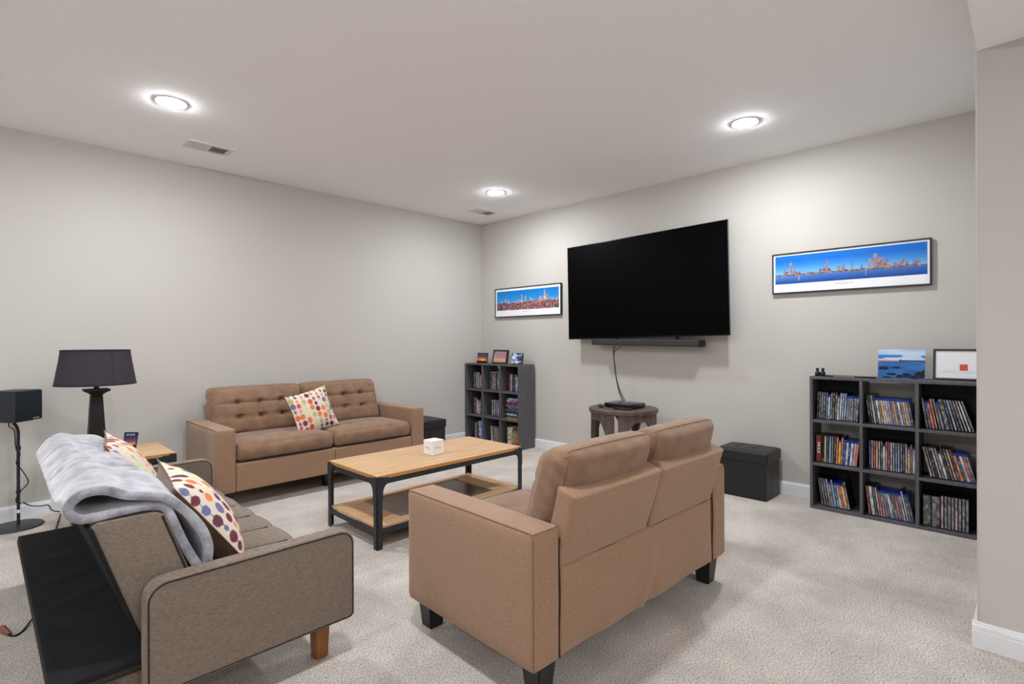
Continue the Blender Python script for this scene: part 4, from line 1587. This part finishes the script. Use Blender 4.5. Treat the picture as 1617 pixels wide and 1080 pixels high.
# right-hand bookcase by the partition
XR = 4.002
cellR, cw, ch = bookcase('wide dark grey nine-cube bookcase on the right, half hidden by the partition', XR, 0.195, 0.885, 0.900, 0.212)
WR = 'right bookcase'
fill(cellR, 0, 0, 'Dk Ds Dg Dg Dg Bl Dg Dm Dg Bw Dw Dl Dl Bg Bg Bg Bg Bg', WR, XR, 0.030, 0.05, 0.99, 2.0, 3.5, 0.008)
fill(cellR, 0, 1, 'Dk Ds Dw Dd Bw Bg By Bw Bp Bg Bg Bo Bd Bw Bg By Bg Bd', WR, XR, 0.032, 0.03, 0.99, -7, -10, 0.006)
fill(cellR, 0, 2, 'Dc Bg Br Do Dg Bg Wd Ds Dl Dd Dg Dw Dw Dg', WR, XR, 0.030, 0.02, 0.96, -8, -17, 0.006)
fill(cellR, 1, 0, 'Xm Dk Dt Ds Dl Dg Dd Do By Do Bb Bw Bb Bw Bp Bo', WR, XR, 0.028, 0.04, 0.99, 0.01, 5, 0.008)
fill(cellR, 1, 1, 'Db Dp Dr Dt Dw Dg Bw Dp Dr Dw Dl Dl Dl Dg Ds Dw By Dg Bw', WR, XR, 0.046, 0.09, 0.99, 0, 0, 0.004)
fill(cellR, 1, 2, 'Dp Dg Dn Dt Dg Bw Dm Dd Dt Dm Bo Bs Bw Br Bg', WR, XR, 0.034, 0.03, 0.98, -13, -15, 0.006)
fill(cellR, 2, 0, 'Ds Dg Dg Dp Bg Dl Bg Bw Br By Dg', WR, XR, 0.036, 0.06, 0.80, -8, -10, 0.006)
fill(cellR, 2, 1, 'Dr Ww Dg Dw Br Bg Bg Bg Bw Bg Bg Br Bg Bp Dw Bg Bs', WR, XR, 0.030, 0.03, 0.99, -6, -12, 0.006)
fill(cellR, 2, 2, 'Xd Xd Tp Tg Tg Tg Tp Tg Tg Tg', WR, XR, 0.032, 0.05, 0.90, 0, 0, 0.004)
for o in list(bpy.data.objects):
    if o.name.startswith('disc_case') and o['label'].startswith('maroon boxed-set'):
        o['label'] = 'dark red boxed set with white HULK lettering, middle left cube of right bookcase'
        text_mesh('title', 'HULK', 0.030, M['white_ink'], o, (-0.0014, 0, 0.10), (R(0), R(-90) , 0), 0.0003)
        ti = [c for c in o.children if c.name.startswith('title')][0]
        ti.rotation_euler = Matrix(((0, 0, -1), (-1, 0, 0), (0, 1, 0))).to_euler()
        ti.rotation_euler = (Matrix(((0, 0, -1), (-1, 0, 0), (0, 1, 0))) @ Matrix.Rotation(R(-90), 3, 'Z')).to_euler()
        ti.scale = (1.0, 0.8, 1)
        for c in o.children:
            if c.name.startswith('spine'):
                c.data = c.data.copy()
                c.data.materials.clear()
                c.data.materials.append(M['box_red'])

# corner bookcase
XL = 3.965
cellL, cwl, chl = bookcase('dark grey nine-cube bookcase in the room corner beside the television', XL, 3.805, 0.868, 0.895, 0.240)
WL = 'corner bookcase'
fill(cellL, 0, 0, 'Dk Dg Dk Dw Dg Dw Ds Bp Br Dk', WL, XL, 0.055, 0.24, 0.99, 0, 0, 0.006)
fill(cellL, 0, 1, 'Db Ds Dw Dm Dt Dm Dk Dw Dk Dw', WL, XL, 0.055, 0.26, 0.99, 0, 0, 0.006)
fill(cellL, 0, 2, 'Dr Dk Dw Dk Ds Dk Dw Bl Bb', WL, XL, 0.055, 0.30, 0.99, 0, 0, 0.006)
fill(cellL, 1, 0, 'Dk Dr Dk Dt Bw Bb Bp Db Dk', WL, XL, 0.050, 0.28, 0.99, 0, 0, 0.006)
fill(cellL, 1, 1, 'Dw Dk Dw Dk Dp Db Dw Dk', WL, XL, 0.050, 0.36, 0.99, 0, 0, 0.006)
fill(cellL, 2, 1, 'Dw Dw Dk Dr Dp Dp Dk Dr', WL, XL, 0.045, 0.30, 0.99, -4, -4, 0.006)


def flat_case(cellfn, row, col, colr, kind, k, zoff, where, xf, off, rz, label):
    yl, yr, z = cellfn(row, col)
    w, h = 0.0145, 0.190 if kind == 'D' else 0.171
    m = (Matrix.Translation((xf + off, (yl + yr) / 2 - 0.02, z + zoff + w / 2 + 0.0004)) @ Matrix.Rotation(rz, 4, 'Z') @ Matrix.Translation((0, h / 2, 0))
         @ Matrix.Rotation(R(90), 4, 'X'))
    disc_case(kind, colr, label, 'disc cases in the %s %s cube of the %s' % (ROWS[row], COLS[col], where), m, w * 0.97, h, 0.135)


cols = 't r l w b e s b l r r o b w l'.split()
zz = 0.0
for k, cl in enumerate(cols):
    kd = 'B' if cl in 'blw' else 'D'
    flat_case(cellL, 1, 2, cl, kd, k, zz, WL, XL, 0.022 + 0.012 * ((k * 7) % 3), R((k * 37) % 7 - 3),
              '%s disc case lying flat, %s from base of pile, middle right cube, corner bookcase' % (PAL[cl][1], ORD[k]))
    zz += 0.0150
flat_case(cellL, 0, 1, 't', 'D', 0, 0.1905, WL, XL, 0.062, 0.0, 'cream disc case lying flat on the upright row, top centre cube, corner bookcase')


def book(cellfn, row, col, s, w, h, d, c, label, xf, setback, cat='book', name='book'):
    """standing book: pages block inside a cover"""
    yl, yr, z = cellfn(row, col)
    t = thing(name, label, cat, (xf + setback, yl - s * (yl - yr), z + 0.0004), 0, 'books and boxes in the bottom cubes of the corner bookcase')
    m = mat('cover_' + name, c[0], 0.5, 0.4, c2=c[1], scale=45, contrast=(0.44, 0.56))
    cv = bm_new()
    box((0, -w / 2, 0), (0.004, w / 2, h), 0.001, 1, cv)
    box((0.004, -w / 2, 0), (d, -w / 2 + 0.003, h), bm=cv)
    box((0.004, w / 2 - 0.003, 0), (d, w / 2, h), bm=cv)
    obj('cover', cv, m, t, smooth=False)
    obj('pages', box((0.0035, -w / 2 + 0.003, 0.004), (d - 0.004, w / 2 - 0.003, h - 0.004)), M['paper'], t, smooth=False)


book(cellL, 2, 0, 0.52, 0.040, 0.20, 0.15, ((132, 122, 106), (96, 86, 76)), 'tan cloth book, bottom left cube of corner bookcase', XL, 0.03)
book(cellL, 2, 0, 0.66, 0.026, 0.185, 0.15, ((22, 22, 24), (40, 40, 44)), 'black book between tan and blue ones, bottom left cube of corner bookcase', XL, 0.03)
book(cellL, 2, 0, 0.83, 0.050, 0.225, 0.15, ((50, 74, 160), (184, 196, 226)), 'blue and white patterned thick book, bottom left cube of corner bookcase', XL, 0.02)
book(cellL, 2, 2, 0.47, 0.070, 0.205, 0.15, ((206, 196, 170), (112, 100, 84)), 'thick cream patterned book, bottom right cube of corner bookcase', XL, 0.02)
book(cellL, 2, 2, 0.68, 0.034, 0.170, 0.14, ((106, 116, 78), (140, 148, 104)), 'green book, bottom right cube of corner bookcase', XL, 0.03)
book(cellL, 2, 2, 0.815, 0.018, 0.180, 0.14, ((150, 84, 50), (196, 128, 80)), 'orange-brown thin book, bottom right cube of corner bookcase', XL, 0.03)
book(cellL, 2, 2, 0.92, 0.022, 0.180, 0.14, ((60, 48, 40), (212, 170, 80)), 'black and gold thin book, bottom right cube of corner bookcase', XL, 0.03)
yl, yr, zf = cellL(2, 2)
t = thing('camera', 'small black camera lying on the books, bottom right cube of corner bookcase', 'camera', (XL + 0.05, yl - 0.86 * (yl - yr), zf + 0.1812), 0)
obj('body', box((0, -0.03, 0), (0.045, 0.03, 0.035), 0.005, 2), M['case_black'], t)
lb = lathe([(0.011, 0), (0.011, 0.006), (0.008, 0.007)], 18)
bmesh.ops.transform(lb, matrix=Matrix.Translation((0, 0, 0.018)) @ Matrix.Rotation(R(-90), 4, 'Y'), verts=lb.verts)
obj('lens', lb, M['clear'], t)


# ------------------------------------------------------------------ pictures standing on the bookcases
def standing_photo(label, x, y, W, H, fn, z, lean=10, thick=0.012, edge=0.004, rz=0, group=None, fm=None, print_n=(50, 50), bw=0.0):
    """photo block leaning back on a rear easel, facing -x"""
    t = thing('photo_block', label, 'photo', group=group)
    t.matrix_world = Matrix.Translation((x, y, z)) @ Matrix.Rotation(R(-90 + rz), 4, 'Z') @ Matrix.Rotation(R(-lean), 4, 'X') @ Matrix.Translation((0, 0, thick * math.sin(R(lean)) + 0.0005))
    obj('block', box((-W / 2, 0, 0), (W / 2, thick, H), 0.001, 1), fm or M['frame'], t, smooth=False)
    print_panel(fn, print_n[0], print_n[1], -W / 2 + edge, W / 2 - edge, edge, H - edge, -0.0006, t)
    if bw:
        f = bm_new()
        box((-W / 2, -0.006, 0), (W / 2, 0.001, bw), 0.001, 1, f)
        box((-W / 2, -0.006, H - bw), (W / 2, 0.001, H), 0.001, 1, f)
        box((-W / 2, -0.006, bw), (-W / 2 + bw, 0.001, H - bw), 0.001, 1, f)
        box((W / 2 - bw, -0.006, bw), (W / 2, 0.001, H - bw), 0.001, 1, f)
        obj('frame', f, fm or M['frame'], t, smooth=False)
    # easel strut down to the shelf top
    c, s = math.cos(R(lean)), math.sin(R(lean))
    L = H * 0.62
    zb = 0.0
    top = Vector((0, thick, L))
    drop = L * c + 0.0 - thick * s
    ft = Vector((0, thick + (L * math.tan(R(lean + 14)) * 0.55), thick * 0))
    # point on the support plane in the tilted frame
    yb = thick + 0.30 * H
    ft = Vector((0, yb, -thick * s / c - yb * s / c + yb * 2 * s / c * 0 + 0))
    ft.z = (-thick * s - 0.0005 + yb * s) / c + 0.001
    ft.z = (yb - thick) * math.tan(R(lean)) + 0.0006 if lean > 0 else 0.001
    ft.z = -(thick * s) / c + yb * s / c * 0 + (thick * s) / c + 0.0008 - 0
    # world height of local (y, z): z*c - y*s + offset*c ; solve for height 0.0008
    off = (thick * s + 0.0005)
    ft.z = (0.0010 + yb * s) / c - off
    obj('easel_strut', tube([top, ft], 0.0035, 6), fm or M['frame'], t)
    return t


ZL = 0.895
standing_photo('small photo of an orange sunset on the corner bookcase', XL + 0.075, 4.47, 0.170, 0.118, pic_sunset, ZL, 9, group='small photos on the corner bookcase')
standing_photo('dark-framed photo of autumn trees, middle of the corner bookcase', XL + 0.080, 4.185, 0.225, 0.152, pic_autumn, ZL, 10, 0.022, 0.010, group='small photos on the corner bookcase',
               fm=mat('espresso_frame', (34, 24, 22), 0.4, 0.4, c2=(44, 32, 29), scale=30), bw=0.014)
standing_photo('small photo of white storm clouds on the corner bookcase', XL + 0.075, 3.915, 0.165, 0.122, pic_storm, ZL, 9, group='small photos on the corner bookcase')
ZR = 0.900
standing_photo('unframed blue seascape print with dark rocks on the right bookcase', XR + 0.105, 0.587, 0.244, 0.186, pic_seascape, ZR, 7, 0.003, 0.0005, fm=M['clear'], print_n=(120, 90))


def pic_plain(nx, ny):
    U, V = uv(nx, ny)
    c = np.empty(U.shape + (3,))
    c[:] = (228, 230, 233)
    c[(np.abs(V - 0.22) < 0.008) & (U > 0.12) & (U < 0.92)] = (176, 178, 182)
    c[(np.abs(V - 0.27) < 0.006) & (U > 0.2) & (U < 0.8)] = (196, 198, 202)
    q = (np.abs(U - 0.60) < 0.085) & (np.abs(V - 0.40) < 0.12)
    c[q] = (206, 84, 76)
    return c


t = framed('framed_picture', 'black-framed white picture with a small red patch on the right bookcase', 'picture', (XR + 0.125, 0.305, ZR + 0.003), (R(-7), 0, -PI / 2), 0.245, 0.188, 0.011, 0.016,
           pic_plain, 90, 70, (0.001, 0.001, 0.001, 0.001), caption=False)
obj('easel_strut', tube([(0, 0, 0.12), (0, 0.045, 0.0058)], 0.0035, 6), M['frame'], t)

# black display plinth left on the right bookcase
t = thing('display_base', 'long low black display base on the right bookcase', 'display base', (XR + 0.055, 0.855, ZR), R(-90))
obj('plinth', box((-0.145, -0.030, 0), (0.145, 0.030, 0.010), 0.002, 2), M['black_gloss'], t)
lb = bm_new()
r_ = random.Random(9)
x = -0.085
while x < 0.03:
    wd = r_.uniform(0.002, 0.005)
    box((x, -0.0306, 0.003), (x + wd, -0.0296, 0.0072), bm=lb)
    x += wd + 0.0015
obj('lettering', lb, M['grey_ink'], t, smooth=False)

# small pair of black binoculars standing on end
t = thing('binoculars', 'small black binoculars standing at the end of the right bookcase', 'binoculars', (XR + 0.06, 1.030, ZR), R(-90))
for s in (-1, 1):
    b = lathe([(0.014, 0), (0.0155, 0.002), (0.0155, 0.026), (0.013, 0.030), (0.0085, 0.033), (0.0085, 0.046), (0.0095, 0.047), (0.0095, 0.055), (0.007, 0.056)], 20)
    bmesh.ops.transform(b, matrix=Matrix.Translation((s * 0.0165, 0, 0)), verts=b.verts)
    obj('barrel', b, M['case_black'], t)
obj('bridge', box((-0.012, -0.007, 0.008), (0.012, 0.007, 0.028), 0.003, 2), M['case_black'], t)

# card on the side table
t = thing('greeting_card', 'small sunset photo card reading BELIEVE on the side table', 'card')
t.matrix_world = Matrix.Translation((0.690, 4.20, 0.457)) @ Matrix.Rotation(R(-44), 4, 'Z') @ Matrix.Rotation(R(-14), 4, 'X') @ Matrix.Translation((0, 0, 0.0035))


def pic_believe(nx, ny):
    U, V = uv(nx, ny)
    c = lerp((112, 98, 132), (26, 40, 84), np.clip((V - 0.4) / 0.5, 0, 1))
    g = np.clip(1 - np.abs(V - 0.24) / 0.2, 0, 1)
    c = c * (1 - g[..., None]) + np.array((250, 120, 40)) * g[..., None]
    h = np.exp(-((U - 0.6) / 0.2) ** 2 - ((V - 0.2) / 0.08) ** 2)
    c = c + h[..., None] * np.array((10, 110, 60))
    c[V < 0.07 + 0.13 * vnoise(U, V, 9, 2, 4)] = (14, 12, 18)
    return c


obj('block', box((-0.042, 0, 0), (0.042, 0.012, 0.100), 0.001, 1), M['frame'], t, smooth=False)
print_panel(pic_believe, 60, 70, -0.0415, 0.0415, 0.0005, 0.0995, -0.0005, t)
text_mesh('lettering', 'BELIEVE', 0.0165, M['white_ink'], t, (0, -0.0010, 0.083), (R(90), 0, 0), 0.0002)


# ------------------------------------------------------------------ satellite speaker, stand, cords
t = thing('speaker_stand', 'slim black speaker stand with round base by the long wall', 'stand', (0.165, 4.505, 0))
obj('base_plate', lathe([(0.132, 0), (0.135, 0.003), (0.132, 0.009), (0.11, 0.011), (0.02, 0.013)], 48), M['stand'], t)
obj('pole', tube(smooth_path([(0.012, 0.02, 0.012), (0.012, 0.02, 0.30), (0.012, 0.02, 0.52), (0.012, 0.02, 0.59), (0.002, 0.015, 0.630), (-0.010, 0.01, 0.645)], 5), 0.0085, 12), M['stand'], t)
obj('collar', tube([(0.012, 0.02, 0.475), (0.012, 0.02, 0.50)], 0.013, 12), M['stand'], t)
obj('collar', tube([(0.012, 0.02, 0.205), (0.012, 0.02, 0.225)], 0.012, 12), M['stand'], t)
obj('label_band', tube([(0.012, 0.02, 0.082), (0.012, 0.02, 0.102)], 0.0092, 12), M['clear'], t)
cb = bm_new()
tube(smooth_path([(-0.03, 0.01, 0.665), (-0.03, 0.0, 0.63), (-0.005, 0.004, 0.60), (0.0, 0.008, 0.50), (0.02, 0.008, 0.45), (0.002, 0.006, 0.40), (0.022, 0.010, 0.36), (0.05, 0.005, 0.30), (0.055, 0.0, 0.26), (0.02, 0.008, 0.215),
                  (0.0, 0.01, 0.16), (0.026, 0.01, 0.14)], 5), 0.0032, 6, bm=cb)
obj('speaker_wire', cb, M['cable'], t)
t = thing('satellite_speaker', 'small navy-black box speaker on its thin stand', 'speaker', (0.172, 4.508, 0.6565), R(43))
bx = [(-0.085, -0.075), (0.085, -0.075), (0.070, 0.085), (-0.070, 0.085)]
obj('cabinet', prism(bx, 0.006, 0.196, 'z', 0.006, 2), M['speaker'], t)
obj('grille', box((-0.083, -0.084, 0.010), (0.083, -0.0745, 0.192), 0.004, 2), M['speaker_grill'], t)
obj('foot', box((-0.06, -0.05, 0.0), (0.06, 0.05, 0.007), 0.002, 1), M['speaker'], t)
obj('badge', box((0.02, -0.0855, 0.018), (0.06, -0.0835, 0.022)), M['grey_ink'], t, smooth=False)
c = bm_new()
tube(smooth_path([(0.198, 4.515, 0.145), (0.23, 4.53, 0.115), (0.28, 4.55, 0.095), (0.32, 4.56, 0.09), (0.335, 4.54, 0.06), (0.37, 4.52, 0.045), (0.42, 4.50, 0.04), (0.48, 4.50, 0.03), (0.55, 4.55, 0.008)], 6), 0.0036, 6, bm=c)
tag(obj('power_cord', c, M['cable']), 'black cord running from the speaker stand along the long wall', 'cord')
c = bm_new()
tube(smooth_path([(0.385, 4.60, 0.008), (0.34, 4.30, 0.005), (0.29, 3.95, 0.005), (0.24, 3.6, 0.005), (0.215, 3.45, 0.005)], 6), 0.004, 6, bm=c)
tag(obj('floor_cord', c, M['cable']), 'black cord lying straight on carpet behind the futon', 'cord')
t = thing('power_cord', 'black cord with copper-coloured plug on carpet left of the futon', 'cord', (0, 0, 0))
obj('wire', tube(smooth_path([(0.19, 2.96, 0.004), (0.155, 2.93, 0.010), (0.125, 2.86, 0.004), (0.10, 2.83, 0.004), (0.08, 2.86, 0.004)], 6), 0.0035, 6), M['cable'], t)
obj('plug', tube([(0.085, 2.85, 0.008), (0.072, 2.89, 0.012), (0.066, 2.92, 0.012), (0.063, 2.95, 0.010)], [0.006, 0.012, 0.013, 0.004], 8), M['copper'], t)

bpy.context.view_layer.update()
